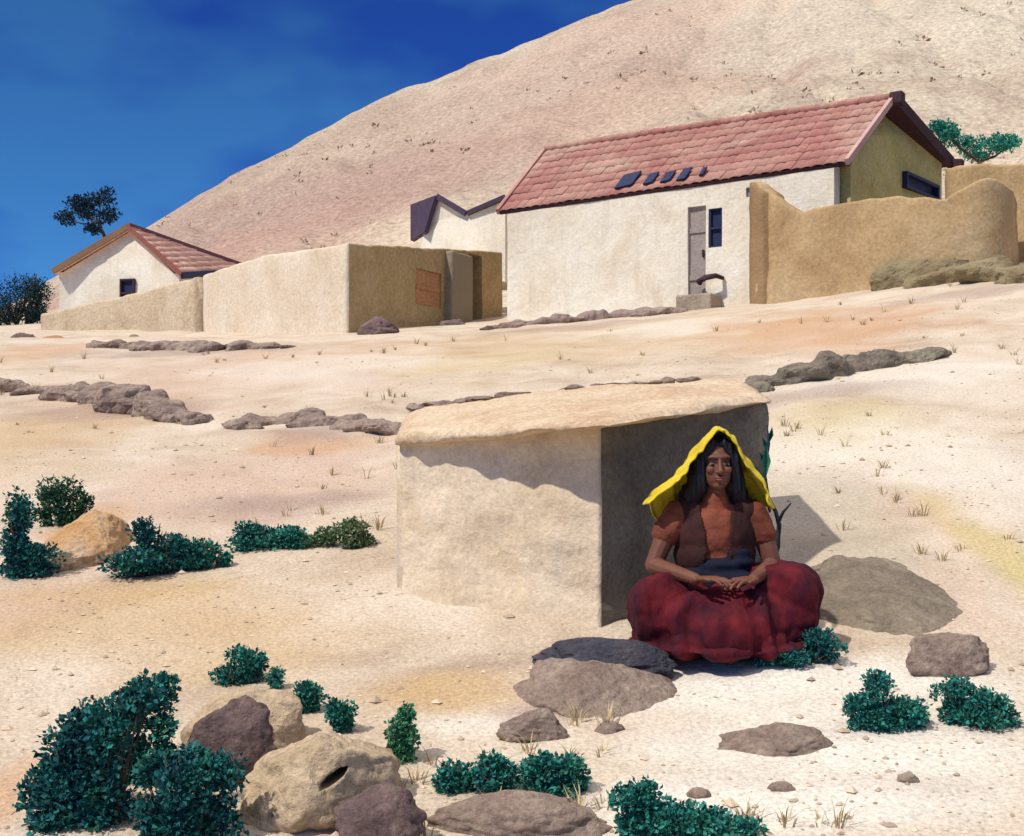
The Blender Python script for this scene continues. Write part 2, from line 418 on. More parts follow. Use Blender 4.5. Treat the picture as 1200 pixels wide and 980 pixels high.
def slab(bm, quad, th):
    up = (quad[1] - quad[0]).cross(quad[-1] - quad[0]).normalized()
    if up.z < 0: up = -up
    a = [bm.verts.new(q) for q in quad]; b = [bm.verts.new(q - up * th) for q in quad]
    n = len(a)
    bm.faces.new(a); bm.faces.new(b[::-1])
    for k in range(n): bm.faces.new((a[k], b[k], b[(k + 1) % n], a[(k + 1) % n]))
def beam(a, b, w, h):
    a, b = Vector(a), Vector(b); t = (b - a); l = t.length; t.normalize()
    s = t.cross(Vector((0, 0, 1))).normalized(); u2 = s.cross(t)
    return obox((a + b) / 2, t * l / 2, s * w / 2, u2 * h / 2)

# ------------------------------------------------------------------ main house
A = P(585, 248, 27.2); B = P(990, 190, 23.0)             # front eave line
C1 = P(1112, 192, 27.0); D1 = P(700, 248, 31.0)
RL = P(640, 176, 29.2); RR = P(1044, 116, 25.1)          # ridge
ez = (A.z + B.z) / 2
house = thing('tiled_house', 'long whitewashed house with red tiled gable roof and olive gable end', 'house', (B.x - 3, B.y + 2, terrain(B.x - 3, B.y + 2)))
def v2(p, z): return Vector((p.x, p.y, z))
fd = (v2(B, 0) - v2(A, 0)).normalized(); fn = Vector((fd.y, -fd.x, 0))     # along front, outward normal of front
if fn.y > 0: fn = -fn
gd = (v2(C1, 0) - v2(B, 0)).normalized(); gn = Vector((gd.y, -gd.x, 0))
Ai = A + fd * .18 - fn * .22; Bi = B - fd * .22 - fn * .22; Ci = C1 - fd * .25 - gd * .2; Di = D1 + fd * .2 - gd * .2
top = lambda p: p.z - .06
fw = sweep_wall([Ai, Bi], [Ai.z + .0, Bi.z + .0], [Ai.z - 3.4, Bi.z - 3.4], .34, .12, 26, .018, .02, seed=1.3)
def on_front(px, py, off=0.0):
    # intersection of a pixel ray with the outer face of the front wall
    dv = P(px, py, 1) - Vector((0, 0, EYE)); o = Vector((0, 0, EYE)); p0 = Ai + fn * (.17 + off)
    return o + dv * ((p0 - o).dot(fn) / dv.dot(fn))
def front_rect(x0, y0, x1, y1):
    a = on_front(x0, y0); b = on_front(x1, y1); c = (a + b) / 2
    return c, abs((b - a).dot(fd)) / 2, abs(b.z - a.z) / 2
wc, ww, wh = front_rect(830, 245, 846, 289)
dc, dw, dh = front_rect(806, 243, 827, 352)
vc, vw, vh = front_rect(874, 220, 884, 230)
Z = Vector((0, 0, 1))
fw = carve(fw, [obox(wc, fd * ww, fn * .16, Z * wh), obox(dc, fd * dw, fn * .15, Z * dh), obox(vc, fd * vw, fn * .12, Z * vh)])
link('front_wall', fw, M['white'], house)
# gable wall (pentagon prism) on the right end, back wall, left gable
def gable(p, q, apex, nrm, th, bot):
    bm = bmesh.new(); pts = [Vector((p.x, p.y, bot)), Vector((q.x, q.y, bot)), q.copy(), apex.copy(), p.copy()]
    a = [bm.verts.new(v) for v in pts]; b = [bm.verts.new(v - nrm * th) for v in pts]
    bm.faces.new(a); bm.faces.new(b[::-1])
    for k in range(5): bm.faces.new((a[k], b[k], b[(k + 1) % 5], a[(k + 1) % 5]))
    bmesh.ops.subdivide_edges(bm, edges=bm.edges[:], cuts=3, use_grid_fill=True)
    return bm_mesh(bm, 'gable')
if gn.x < 0: gn = -gn
Bg = Bi + fd * .17 - gd * -.2 ; Bg.z -= .0
Cg = Ci + fd * .17
apR = RR - fd * .35; apR.z -= .12
Bg.z = B.z + .02; Cg.z = C1.z + .02
gw = gable(Bg + gn * .0, Cg, apR, gn, .3, B.z - 3.0)
def on_plane(px, py, p0, n):
    o = Vector((0, 0, EYE)); dv = P(px, py, 1) - o
    return o + dv * ((p0 - o).dot(n) / dv.dot(n))
ga = on_plane(1064, 200, Bg, gn); gb = on_plane(1102, 236, Bg, gn); gc = (ga + gb) / 2
gwid = abs((gb - ga).dot(gd)) / 2; ghei = abs(gb.z - ga.z) / 2
gw = carve(gw, [obox(gc, gd * gwid, gn * .2, Z * ghei)])
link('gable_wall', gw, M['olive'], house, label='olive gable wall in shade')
link('back_wall', sweep_wall([Ci, Di], [Ci.z, Di.z], [Ci.z - 3, Di.z - 3], .3, .5, 6, .01, .02), M['white'], house)
link('end_wall', gable(Di - fd * .1, Ai - fd * .1, RL + fd * .4 - Z * .12, -fd, .25, A.z - 3.2), M['white'], house)
# roof
bm = bmesh.new()
slab(bm, [A - Z * .01, B - Z * .01, RR - Z * .01, RL - Z * .01], .07); slab(bm, [C1 - Z * .01, D1 - Z * .01, RL - Z * .01, RR - Z * .01], .07)
roof = link('roof', bm_mesh(bm, 'roof'), M['darkwood'], house)
bm = bmesh.new()
tile_plane(bm, A, B, RL, RR, .21, .38, .017, .022, .007)
tile_plane(bm, C1, D1, RR, RL, .3, .5)
link('roof_tiles', bm_mesh(bm, 'tiles'), M['tile'], roof, True)
bm = bmesh.new(); nn = 26
for i in range(nn):
    a = lerp(RL, RR, i / nn); b = lerp(RL, RR, (i + 1.12) / nn)
    tube_pts(bm, [a + Z * .035, b + Z * .02], [.10, .085], 8)
link('ridge_tile', bm_mesh(bm, 'ridge'), M['tile'], roof, True)
link('rake_board', beam(RR + fd * .05 + Z * .03, C1 + fd * .05 + Z * .0 , .12, .24), M['darkwood'], roof, label='dark crimson rake board')
link('rake_board', beam(RR + fd * .04 + Z * .0, B + fd * .04, .08, .12), mat('pink_mortar', [(.50, .30, .26), (.58, .38, .33)], 2, .4, 10), roof, label='pale pink mortar verge')
link('rake_board', beam(RL - fd * .03, A - fd * .03, .09, .13), M['tile'], roof)
link('rafter_end', bevel_mesh(beam(C1 + fd * .02 - Z * .02, C1 + fd * .30 - Z * .06, .22, .22), .03), M['darkwood'], roof)
link('rafter_end', bevel_mesh(beam(RR + fd * .0 - Z * .02, RR + fd * .26 - Z * .02, .26, .26), .03), M['darkwood'], roof)
# dark slipped tiles low on the roof
def on_roof(px, py, lift=0.0):
    n = (B - A).cross(RL - A).normalized()
    if n.z < 0: n = -n
    return on_plane(px, py, A + n * lift, n), n
for (px, py, w, h) in [(736, 211, 22, 26), (763, 209, 12, 20), (783, 207, 12, 19), (802, 204, 11, 22), (824, 201, 5, 15)]:
    c, n = on_roof(px, py, .055)
    sl = (RL - A); sl = (sl - fd * sl.dot(fd)).normalized()
    me = obox(c, (fd * .9 + sl * .2).normalized() * w / F * c.y / 2, sl * h / F * c.y / 2 * 1.25, n * .022)
    bevel_mesh(me, .012); link('slipped_tile', me, M['bluedark'], roof, label='dark blue slipped tile near the eave')
# door, window, vent, step
door = link('door', obox(dc - fn * .10, fd * dw * .99, fn * .025, Z * dh), M['grey'], house)
for k in range(-2, 3):
    pass
link('plank_batten', obox(dc - fn * .06 + Z * dh * .5, fd * dw * .9, fn * .014, Z * .05), M['grey'], door)
link('plank_batten', obox(dc - fn * .06 - Z * dh * .5, fd * dw * .9, fn * .014, Z * .05), M['grey'], door)
link('handle', bevel_mesh(obox(dc - fn * .05 + fd * dw * .6, fd * .02, fn * .025, Z * .07), .006), M['darkwood'], door)
win = link('window', obox(wc - fn * .11, fd * ww * .98, fn * .012, Z * wh * .98), M['bluedark'], house)
bm = bmesh.new()
for me in [obox(wc - fn * .07 + s * fd * (ww - .02), fd * .02, fn * .03, Z * wh) for s in (-1, 1)] + [obox(wc - fn * .07 + s * Z * (wh - .02), fd * (ww - .04), fn * .028, Z * .02) for s in (-1, 0, 1)]:
    bm.from_mesh(me)
link('frame', bm_mesh(bm, 'f'), M['bluedark'], win)
link('vent', obox(vc - fn * .08, fd * vw * .97, fn * .012, Z * vh * .97), mat('blue_grey_tin', [(.2, .24, .30), (.25, .3, .36)]), house)
pw = link('window', obox(gc - gn * .15, gd * gwid * .98, gn * .012, Z * ghei * .98), M['bluedark'], house, label='dark blue opening low in the gable end')
bm = bmesh.new()
for me in [obox(gc - gn * .06 + s * gd * (gwid - .03), gd * .03, gn * .05, Z * ghei) for s in (-1, 1)] + [obox(gc - gn * .06 + s * Z * (ghei - .03), gd * (gwid - .06), gn * .048, Z * .03) for s in (-1, 1)]:
    bm.from_mesh(me)
link('frame', bm_mesh(bm, 'f'), M['bluedark'], pw)
sc = on_front(826, 346); zg = terrain(sc.x, sc.y)
me = bevel_mesh(obox(Vector((sc.x, sc.y, zg)) + fn * .3, fd * .38, fn * .26, Z * .20), .04)
step = link('door_step', me, M['stone'], None); tag(step, 'low grey stone step in front of the narrow grey door', 'step'); recenter(step)
sc2 = on_front(832, 331)
bm = bmesh.new()
pts = [sc2 + fn * .03 - fd * .2, sc2 + fn * .22 - fd * .14, sc2 + fn * .3 + fd * .02 + Z * .05, sc2 + fn * .26 + fd * .24 + Z * .08, sc2 + fn * .05 + fd * .3 + Z * .05]
tube_pts(bm, pts, [.05, .06, .06, .05, .04], 8)
link('boot_rail', bm_mesh(bm, 'rail'), M['darkwood'], house, True)

# ------------------------------------------------------------------ tan courtyard wall on the right
pt = [(893, 23.3), (915, 23.0), (945, 22.7), (990, 22.3), (1060, 21.7), (1110, 21.35), (1150, 21.2), (1170, 21.6), (1178, 22.4)]
tp = [213, 233, 250, 238, 232, 233, 212, 222, 238]
bt = [375, 372, 368, 362, 350, 340, 335, 330, 330]
path = [P(a, 0, d) for a, d in pt]
tw = thing('mud_wall', 'tan mud wall with a dipping top running right from the tiled house', 'wall', (path[3].x, path[3].y, terrain(path[3].x, path[3].y)))
link('wall', sweep_wall(path, [zat(p, y) for p, y in zip(path, tp)], [zat(p, y) - .6 for p, y in zip(path, bt)],   .42, .09, 26, .05, .07, seed=4.2), M['tan'], tw, True)
link('end_pier', sweep_wall([P(890, 0, 23.42), P(908, 0, 23.05)], [zat(P(890, 0, 23.42), 214), zat(P(908, 0, 23.05), 228)], [3.3, 3.3], .5, .1, 16, .03, .06, seed=8), mat('brown_pier', [(.28, .17, .08), (.36, .23, .12)], 1, .6, 8), tw, True, label='darker brown end of the wall')
pt = [(1118, 24.2), (1160, 23.4), (1220, 22.7), (1330, 22.0)]; tp = [197, 193, 198, 196]
path = [P(a, 0, d) for a, d in pt]
o = link('mud_wall', sweep_wall(path, [zat(p, y) for p, y in zip(path, tp)], [3.6] * 4, .45, .12, 18, .06, .08, seed=9.1), M['tan'], None, True)
tag(o, 'tan mud wall rising behind the rounded wall end at far right', 'wall'); recenter(o)

# ------------------------------------------------------------------ flat-roofed adobe shed with cream front and brown side
pC = P(409, 0, 25.0); pL = P(238, 0, 30.5); pR = P(588, 0, 30.6)
shed = thing('adobe_shed', 'flat roofed adobe shed with long cream front and brown shaded side', 'shed', (pC.x, pC.y + 2, terrain(pC.x, pC.y)))
s1 = (v2(pR, 0) - v2(pC, 0)).normalized(); sn = Vector((s1.y, -s1.x, 0))
f1 = (v2(pC, 0) - v2(pL, 0)).normalized(); f1n = Vector((f1.y, -f1.x, 0))
zC = zat(pC, 284); zR = zat(pR, 295)
q = lerp(pL, pC, .45)
c0_ = f1n.dot(sn); mit2 = math.tan(math.acos(c0_) / 2); pK = pC - (f1n + sn) / (1 + c0_) * .15
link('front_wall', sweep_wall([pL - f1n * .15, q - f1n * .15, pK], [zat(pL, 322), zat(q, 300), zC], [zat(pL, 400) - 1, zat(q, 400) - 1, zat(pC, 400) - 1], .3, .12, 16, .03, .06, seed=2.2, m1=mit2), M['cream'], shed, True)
def on_side(px, py): return on_plane(px, py, pC, sn)
side = sweep_wall([pK, pR - sn * .15], [zC, zR], [zat(pC, 400) - 1, zat(pR, 385) - 1], .3, .1, 18, .03, .06, seed=2.2, m0=mit2)
def side_rect(x0, y0, x1, y1):
    a = on_side(x0, y0); b = on_side(x1, y1); c = (a + b) / 2
    return c, abs((b - a).dot(s1)) / 2, abs(b.z - a.z) / 2
c1, w1, h1 = side_rect(488, 314, 517, 362); c2, w2, h2 = side_rect(550, 296, 565, 384)
side = carve(side, [obox(c1, s1 * w1, sn * .12, Z * h1), obox(c2, s1 * w2, sn * .35, Z * h2)])
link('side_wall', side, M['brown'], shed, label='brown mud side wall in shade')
ro = [pC + s1 * .3 - sn * .3 - f1n * .2 + Z * (zC - .25 - pC.z), pR - sn * .3 + Z * (zR - .2 - pR.z)]
back = [ro[1] - f1 * 5, ro[0] - f1 * 6.2]
for b_ in back: b_.z -= .5
bm = bmesh.new(); slab(bm, [ro[0], ro[1], back[0], back[1]], .2)
link('roof', bm_mesh(bm, 'r'), M['cream'], shed)
dr = link('door', obox(c1 - sn * .05, s1 * w1 * .97, sn * .02, Z * h1 * .98), M['rust'], shed, label='rust orange sheet door')
link('batten', obox(c1 - sn * .02, s1 * w1 * .9, sn * .012, Z * .04), M['rust'], dr)
c3, w3, h3 = side_rect(521, 294, 546, 386)
link('buttress', bevel_mesh(obox(c3 + sn * .05, s1 * w3, sn * .16, Z * h3), .06, 3), mat('grey_mud', [(.26, .21, .14), (.34, .28, .20)], 1.2, .7, 8), shed, label='grey mud buttress')
op = link('doorway', obox(c2 - sn * .28, s1 * w2 * .98, sn * .02, Z * h2), mat('dark_teal_door', [(.012, .03, .045), (.02, .045, .06)], 3, .2, 12), shed, label='dark teal doorway')
pass

# tan wall at left
pt = [(55, 36.5), (110, 35.2), (180, 33.2), (238, 31.2)]; tp = [368, 356, 340, 325]
path = [P(a, 0, d) for a, d in pt]
o = link('mud_wall', sweep_wall(path, [zat(p, y) for p, y in zip(path, tp)], [zat(p, 400) - 1 for p in path], .4, .2, 10, .04, .1, seed=6.1), mat('pale_tan_mud', [(.48, .36, .23), (.60, .47, .32), (.65, .53, .38)], .8, .7, 6, .95, .14, 12), None, True)
tag(o, 'low sloping tan wall below the small white house at left', 'wall'); recenter(o)

# ------------------------------------------------------------------ small white house, left
gL = P(62, 318, 45); gA = P(150, 266, 45); gR = P(213, 321, 44); gBR = P(292, 316, 49.5); gBL = P(120, 318, 52)
lh = thing('white_house', 'small white house with gable front, hipped reddish tiled roof and one dark window', 'house', (gA.x, gA.y + 2, terrain(gA.x, gA.y)))
W1 = gL + Vector((.28, .25, 0)); W2 = gR + Vector((-.28, .25, 0)); WA = gA + Vector((0, .25, -.12))
fdl = (v2(W2, 0) - v2(W1, 0)).normalized(); fnl = Vector((fdl.y, -fdl.x, 0))
gm = gable(W1, W2, WA, fnl, .3, 5.2)
def on_l(px, py): return on_plane(px, py, W1, fnl)
a = on_l(140, 327); b = on_l(157, 360); cw = (a + b) / 2; cww = abs((b - a).dot(fdl)) / 2; cwh = abs(a.z - b.z) / 2
gm = carve(gm, [obox(cw, fdl * cww, fnl * .18, Z * cwh)])
link('gable_wall', gm, M['white'], lh)
link('side_wall', sweep_wall([W2, gBR + Vector((-.3, -.3, 0))], [W2.z + .05, gBR.z + .05], [5.2, 5.2], .28, .3, 8, .01, .02), M['white'], lh)
link('side_wall', sweep_wall([gBL + Vector((.2, -.3, 0)), W1], [gBL.z, W1.z], [5.2, 5.2], .28, .3, 8, .01, .02), M['white'], lh)
wl = link('window', obox(cw - fnl * .12, fdl * cww * .98, fnl * .012, Z * cwh * .98), M['bluedark'], lh)
bm = bmesh.new()
for me in [obox(cw - fnl * .05 + s * fdl * (cww - .03), fdl * .03, fnl * .05, Z * cwh) for s in (-1, 1)] + [obox(cw - fnl * .05 + s * Z * (cwh - .03), fdl * (cww - .06), fnl * .045, Z * .03) for s in (-1, 0, 1)]:
    bm.from_mesh(me)
link('frame', bm_mesh(bm, 'f'), M['darkwood'], wl)
bm = bmesh.new()
for tri in ([gR, gBR, gA], [gBR, gBL, gA], [gBL, gL, gA]): slab(bm, [p.copy() for p in tri], .12)
rf = link('roof', bm_mesh(bm, 'roof'), M['pinktile'], lh)
bm = bmesh.new()
tile_plane(bm, gR + Z * .02, gBR + Z * .02, gA + Z * .02 - (gA - gR) * .0, gA + Z * .02 + (gBR - gR).normalized() * .15, .28, .4, .04, .03)
link('roof_tiles', bm_mesh(bm, 't'), M['pinktile'], rf, True)
link('rake_board', beam(gL + Vector((0, -.05, -.02)), gA + Vector((0, -.05, .0)), .1, .2), mat('brown_board', [(.22, .13, .08), (.28, .17, .1)]), rf)
link('rake_board', beam(gA + Vector((0, -.05, .0)), gR + Vector((0, -.05, -.02)), .1, .14), mat('red_brown_board', [(.24, .08, .06), (.3, .1, .08)]), rf)
link('hip_ridge', beam(gA + Z * .06, gBR + Z * .06, .2, .16), mat('purple_ridge', [(.16, .07, .09), (.22, .09, .10)]), rf)
link('eave_board', beam(gR + Vector((.02, -.04, -.07)), gBR + Vector((0, -.04, -.07)), .1, .24), M['bluedark'], rf)

# ------------------------------------------------------------------ little white outbuilding with purple roof
oA = P(513, 229, 33); oL = P(484, 281, 33.4); oL2 = P(480, 242, 35.2); oV = P(548, 248, 32.6); oE = P(600, 228, 31.5)
ob = thing('outbuilding', 'little white outbuilding with crooked purple roof beside the tiled house', 'outbuilding', (oA.x + .5, oA.y, terrain(oA.x, oA.y)))
bm = bmesh.new()
pts = [P(488, 330, 33.2), P(592, 330, 31.6), P(592, 233, 31.6), P(549, 251, 32.6), P(513, 233, 33.0), P(498, 262, 33.2)]
a = [bm.verts.new(p) for p in pts]; b = [bm.verts.new(p + Vector((.25, 1.6, 0))) for p in pts]
bm.faces.new(a); bm.faces.new(b[::-1])
for k in range(6): bm.faces.new((a[k], b[k], b[(k + 1) % 6], a[(k + 1) % 6]))
link('wall', bm_mesh(bm, 'w'), M['white'], ob)
bk = Vector((.25, 1.9, .05)); ft = Vector((-.02, -.12, 0))
bm = bmesh.new()
rA, rL, rV, rE = P(514, 228, 33), P(497, 268, 33.2), P(548, 248, 32.6), P(592, 229, 31.5)
slab(bm, [rA + ft, rV + ft, rV + bk, rA + bk], .14); slab(bm, [rV + ft, rE + ft, rE + bk, rV + bk], .12)
orf = link('roof', bm_mesh(bm, 'r'), M['purple'], ob)
bm = bmesh.new(); slab(bm, [P(510, 229, 32.85), P(497, 272, 32.9), P(481, 282, 34.2), P(481, 240, 34.6)], .12)
link('lean_to_roof', bm_mesh(bm, 'r'), M['purple'], ob, label='steep dark purple lean-to roof')

# ------------------------------------------------------------------ rocks
def rock(name, label, px0, px1, py0, py1, m, dd=0.0, flat=.5, seed=0.0, sub=5, depth=.7, rough=.16, cat='rock', group=None, d=None, under=0.0, sink=.25, cuts=9):
    cx = (px0 + px1) / 2
    g = hit(cx, py1) if d is None else P(cx, py1, d)
    dep = g.y + dd
    wx = (px1 - px0) / F * dep / 2; h = (py1 - py0) / F * dep
    c = P(cx, (py0 + py1) / 2, dep + wx * depth * .6); h *= c.y / dep; wx *= c.y / dep
    zb = c.z - h / 2 - h * sink; zt = c.z + h / 2
    c.z = (zb + zt) / 2
    bm = bmesh.new(); bmesh.ops.create_icosphere(bm, subdivisions=sub, radius=1)
    rnd = random.Random(seed * 7 + 3)
    pl = []
    for k in range(cuts):
        n = Vector((rnd.uniform(-1, 1), rnd.uniform(-1, .5), rnd.uniform(-.1, .9))).normalized(); pl.append((n, rnd.uniform(.66, .9)))
    for v in bm.verts:
        p = v.co.copy()
        p *= 1 + rough * 1.4 * fbm(p.x * 1.5 + seed, p.y * 1.5, p.z * 1.5, 3)
        for n, dd_ in pl:
            e = p.dot(n) - dd_
            if e > 0: p -= n * e * .85
        p *= 1 + .05 * nz(seed, (p.z + .25 * p.x) * 6.5, .3 * p.x) * (1 if cuts else 0)
        ck = abs(nz(p.x * 1.7 + seed * 3, p.y * 1.7, p.z * 1.7 + 5)); p *= 1 - (.07 * max(0, 1 - ck / .035) if cuts else 0)
        p *= 1 + rough * .35 * fbm(p.x * 5 + seed, p.y * 5, p.z * 5, 4)
        if under and p.z < 0: p.x *= 1 + under * p.z; p.y *= 1 + under * p.z
        v.co = Vector((p.x * wx * 1.08, p.y * wx * depth, p.z * (zt - zb) / 2 * 1.05)) + c
    o = link(name, bm_mesh(bm, 'rock'), m, None, True)
    tag(o, label, cat, group); recenter(o); return o
ROCKG = 'rocks lying on the slope'
hb = rock('boulder', 'pale tan boulder with a small dark hole beside the dark foreground bushes', 285, 462, 856, 968, M['tanrock'], 0, seed=1.2, depth=.8, group=ROCKG)
bpy.context.view_layer.update()
ray = (P(391, 912, 1) - Vector((0, 0, EYE))).normalized()
ok, hp_, _n, _f = hb.ray_cast(Vector((0, 0, EYE)) - hb.location, ray)
if ok:
    bm = bmesh.new(); bmesh.ops.create_icosphere(bm, subdivisions=4, radius=1)
    hole = Matrix.Rotation(math.radians(-33), 3, 'Y')
    for v in bm.verts:
        p = v.co.copy(); p *= 1 + .15 * nz(p.x * 2, p.y * 2, p.z * 2)
        v.co = hole @ Vector((p.x * .046, p.y * .16, p.z * .016)) + hp_
    nm = carve(hb.data, [bm_mesh(bm, 'hole')]); nm.materials.clear(); nm.materials.append(M['tanrock']); hb.data = nm
    for p in nm.polygons: p.use_smooth = True
rock('boulder', 'pale tan boulder half hidden behind the dark mauve rock', 215, 372, 800, 890, M['tanrock'], .05, seed=4.4, depth=.6, group=ROCKG)
rock('boulder', 'dark mauve rock lodged among the foreground bushes', 212, 322, 820, 905, M['dkmauve'], -.12, seed=2.7, depth=.6, group=ROCKG)
rock('boulder', 'purplish brown rock at the bottom edge beside the tan boulder with a hole', 395, 492, 925, 985, M['dkmauve'], -.1, seed=3.3, depth=.6, group=ROCKG)
rock('flat_rock', 'long low brown rock at the bottom between two low teal bushes', 500, 705, 930, 985, M['mauve'], .0, seed=8.8, depth=.5, group=ROCKG)
def mound(name, label, px, py, rx, ry, rz, m, seed, sink=.05, rough=.22):
    mc = hit(px, py); bm = bmesh.new(); bmesh.ops.create_icosphere(bm, subdivisions=6, radius=1); rnd = random.Random(seed)
    pl = [(Vector((rnd.uniform(-1, 1), rnd.uniform(-1, .4), rnd.uniform(0, 1))).normalized(), rnd.uniform(.72, .92)) for _ in range(8)]
    for v in bm.verts:
        p = v.co.copy(); p *= 1 + rough * fbm(p.x * 1.3 + seed, p.y * 1.3, p.z * 1.3, 3)
        for n_, d_ in pl:
            e = p.dot(n_) - d_
            if e > 0: p -= n_ * e * .8
        p *= 1 + .05 * fbm(p.x * 6 + seed, p.y * 6, p.z * 6, 4)
        x, y = p.x * rx, p.y * ry
        v.co = Vector((mc.x + x, mc.y + y, terrain(mc.x + x, mc.y + y) + p.z * rz - sink))
    o = link(name, bm_mesh(bm, 'm'), m, None, True); tag(o, label, 'rock', ROCKG); recenter(o); return o
mound('boulder', 'broad low brown rock mound in front of the mud hut', 704, 806, .35, .30, .15, M['mauve'], 5, .04)
mound('flat_rock', 'dark slab standing in for the shadow along the broad brown rock mound', 712, 797, .26, .10, .075, mat('shadow_dark', [(.035, .035, .05), (.07, .065, .08), (.12, .10, .11)], 3, .8, 14, .9, .2, 45), 15, -.085, .3)  # added slab; its dark colour stands in for a band of shadow
rock('stone', 'small reddish brown stone in front of the broad brown rock mound below the hut', 584, 662, 832, 868, M['mauve'], .0, seed=6.6, depth=.6, group=ROCKG)
mound('boulder', 'low broad grey brown boulder sunk in the slope right of the seated woman', 1030, 702, .38, .62, .11, mat('grey_brown_stone', [(.16, .13, .095), (.24, .19, .14), (.33, .27, .20)], 3, .8, 14, .95, .2, 45), 4, .04)
rock('stone', 'smaller brownish stone below the low broad grey brown boulder', 1070, 1158, 738, 792, M['mauve'], .0, seed=9.9, depth=.6, group=ROCKG)
rock('flat_rock', 'flat brownish stone sunk in the pale ground below the teal bushes', 848, 985, 850, 884, M['mauve'], .0, seed=10.3, depth=.5, group=ROCKG, sink=.5)
rock('stone', 'dark rubble stone at the foot of the brown shed wall', 418, 466, 372, 396, M['dkmauve'], seed=11.5, d=24.3, depth=.7, group=ROCKG)
rock('stone', 'small dark stone beside the shed buttress', 515, 548, 374, 392, M['dkmauve'], seed=12.5, d=26.4, depth=.7, group=ROCKG)
rock('stone', 'dark stone at the end of the reddish stones at far left', 8, 46, 390, 408, M['dkmauve'], seed=13.1, d=30, depth=.7, group=ROCKG)
rock('stone', 'long orange red stone on the ground at far left', 36, 90, 393, 412, M['rust'], seed=13.9, d=29, depth=.5, group=ROCKG)
rock('stone', 'small brown stone at the foot of the sloping tan wall', 146, 166, 392, 410, M['mauve'], seed=14.9, d=29, depth=.6, group=ROCKG)
for i, (a, b, c, e, w) in enumerate([(805, 835, 922, 936, 'small mauve pebble left of a pair on the pale foreground'), (900, 930, 915, 930, 'small mauve pebble at the lower right on pale ground'), (1050, 1078, 905, 918, 'flat pebble under the teal bushes at right'), (700, 730, 846, 860, 'small pebble right of the reddish brown stone below the hut')]):
    rock('pebble', w, a, b, c, e, M['mauve'] if i != 2 else M['stone'], seed=20 + i, sub=4, group='pebbles on the pale ground', cat='pebble')

# loose gravel strewn over the slope
Z_ = Vector((0, 0, 1)); bm = bmesh.new(); rg = random.Random(5)
ico = [Vector(v) for v in ((0, 0, 1), (.9, 0, .1), (.28, .85, 0), (-.72, .53, .1), (-.72, -.53, 0), (.28, -.85, .1), (0, 0, -.6))]
for _ in range(8000):
    d = 3.0 + 15 * rg.random() ** 1.7; u = rg.uniform(-.47, .47); x = u * d
    if fbm(x * .7, d * .7, 3.3, 2) < -.05 and rg.random() < .8: continue
    r = rg.uniform(.004, .011) * (1 + 2.2 * (rg.random() ** 9)); an = rg.uniform(0, 6.3); ca, sa = math.cos(an), math.sin(an); fx, fz = rg.uniform(.7, 1.4), rg.uniform(.4, .8)
    zz = terrain(x, d)
    vv = [bm.verts.new((x + r * (ca * q.x * fx - sa * q.y), d + r * (sa * q.x * fx + ca * q.y), zz + r * q.z * fz)) for q in ico]
    for k in range(1, 6):
        k2 = k % 5 + 1; bm.faces.new((vv[0], vv[k], vv[k2])); bm.faces.new((vv[6], vv[k2], vv[k]))
go = link('gravel', bm_mesh(bm, 'gravel'), mat('gravel_stone', [(.38, .27, .20), (.55, .43, .31), (.66, .55, .42)], 2, 0, 1, .95, .1, 40, island=.35)); go['kind'] = 'stuff'
tag(go, 'loose fine gravel scattered over the sandy slope', 'gravel')

bm = bmesh.new(); rg = random.Random(8)
for _ in range(620):
    d = rg.uniform(64, 138); u = rg.uniform(-.36, .45); x = u * d
    if fbm(x * .06, d * .06, 1.3, 2) < rg.uniform(-.35, .25): continue
    z = terrain(x, d); r = rg.uniform(.12, .42) * (1 + rg.random() ** 6)
    for _k in range(9):
        v = Vector((rg.gauss(0, 1), rg.gauss(0, 1), abs(rg.gauss(0, .8)))).normalized() * r * rg.uniform(.4, 1); c = Vector((x, d, z - .03)) + v * .5
        t = Vector((rg.gauss(0, 1), rg.gauss(0, 1), rg.gauss(0, 1))).normalized(); q = t.cross(v).normalized()
        bm.faces.new([bm.verts.new(p) for p in (c, c + v * .5 + q * r * .22, c + v, c + v * .5 - q * r * .22)])
sc_ = link('dry_scrub', bm_mesh(bm, 'scrub'), mat('dry_scrub_leaf', [(.34, .24, .18), (.42, .31, .21), (.44, .36, .24)], .3, 0, 1, .9, .1, 6, island=.3)); sc_['kind'] = 'stuff'
tag(sc_, 'low dry scrub dotted over the bare hill', 'scrub')
bm = bmesh.new()
for _ in range(520):
    d = 3.6 + 17 * rg.random() ** 1.6; u = rg.uniform(-.46, .46); x = u * d
    if fbm(x * .55 + 4, d * .55, 7.3, 2) < .08: continue
    if abs(600 + F * u - 720) < 260 and 4.6 < d < 8.3: continue
    z = terrain(x, d); hh = rg.uniform(.03, .09) * (1 + d * .02)
    for _k in range(rg.randint(7, 16)):
        a = rg.uniform(0, 6.28); l = hh * rg.uniform(.5, 1.2); o = Vector((math.cos(a), math.sin(a), 0)); b0 = Vector((x, d, z - .004)) + o * rg.uniform(0, .035)
        s_ = Vector((-o.y, o.x, 0)) * .0022 * (1 + d * .08); m_ = b0 + o * l * .25 + Z_ * l * .6; e_ = b0 + o * l * .75 + Z_ * l
        v0 = [bm.verts.new(p) for p in (b0 - s_, b0 + s_, m_ + s_ * .7, m_ - s_ * .7, e_)]
        bm.faces.new((v0[0], v0[1], v0[2], v0[3])); bm.faces.new((v0[3], v0[2], v0[4]))
dg = link('dry_grass', bm_mesh(bm, 'grass'), mat('dry_grass_blade', [(.40, .31, .16), (.52, .42, .24)], 3, 0, 1, .9, .1, 40, island=.3)); dg['kind'] = 'stuff'
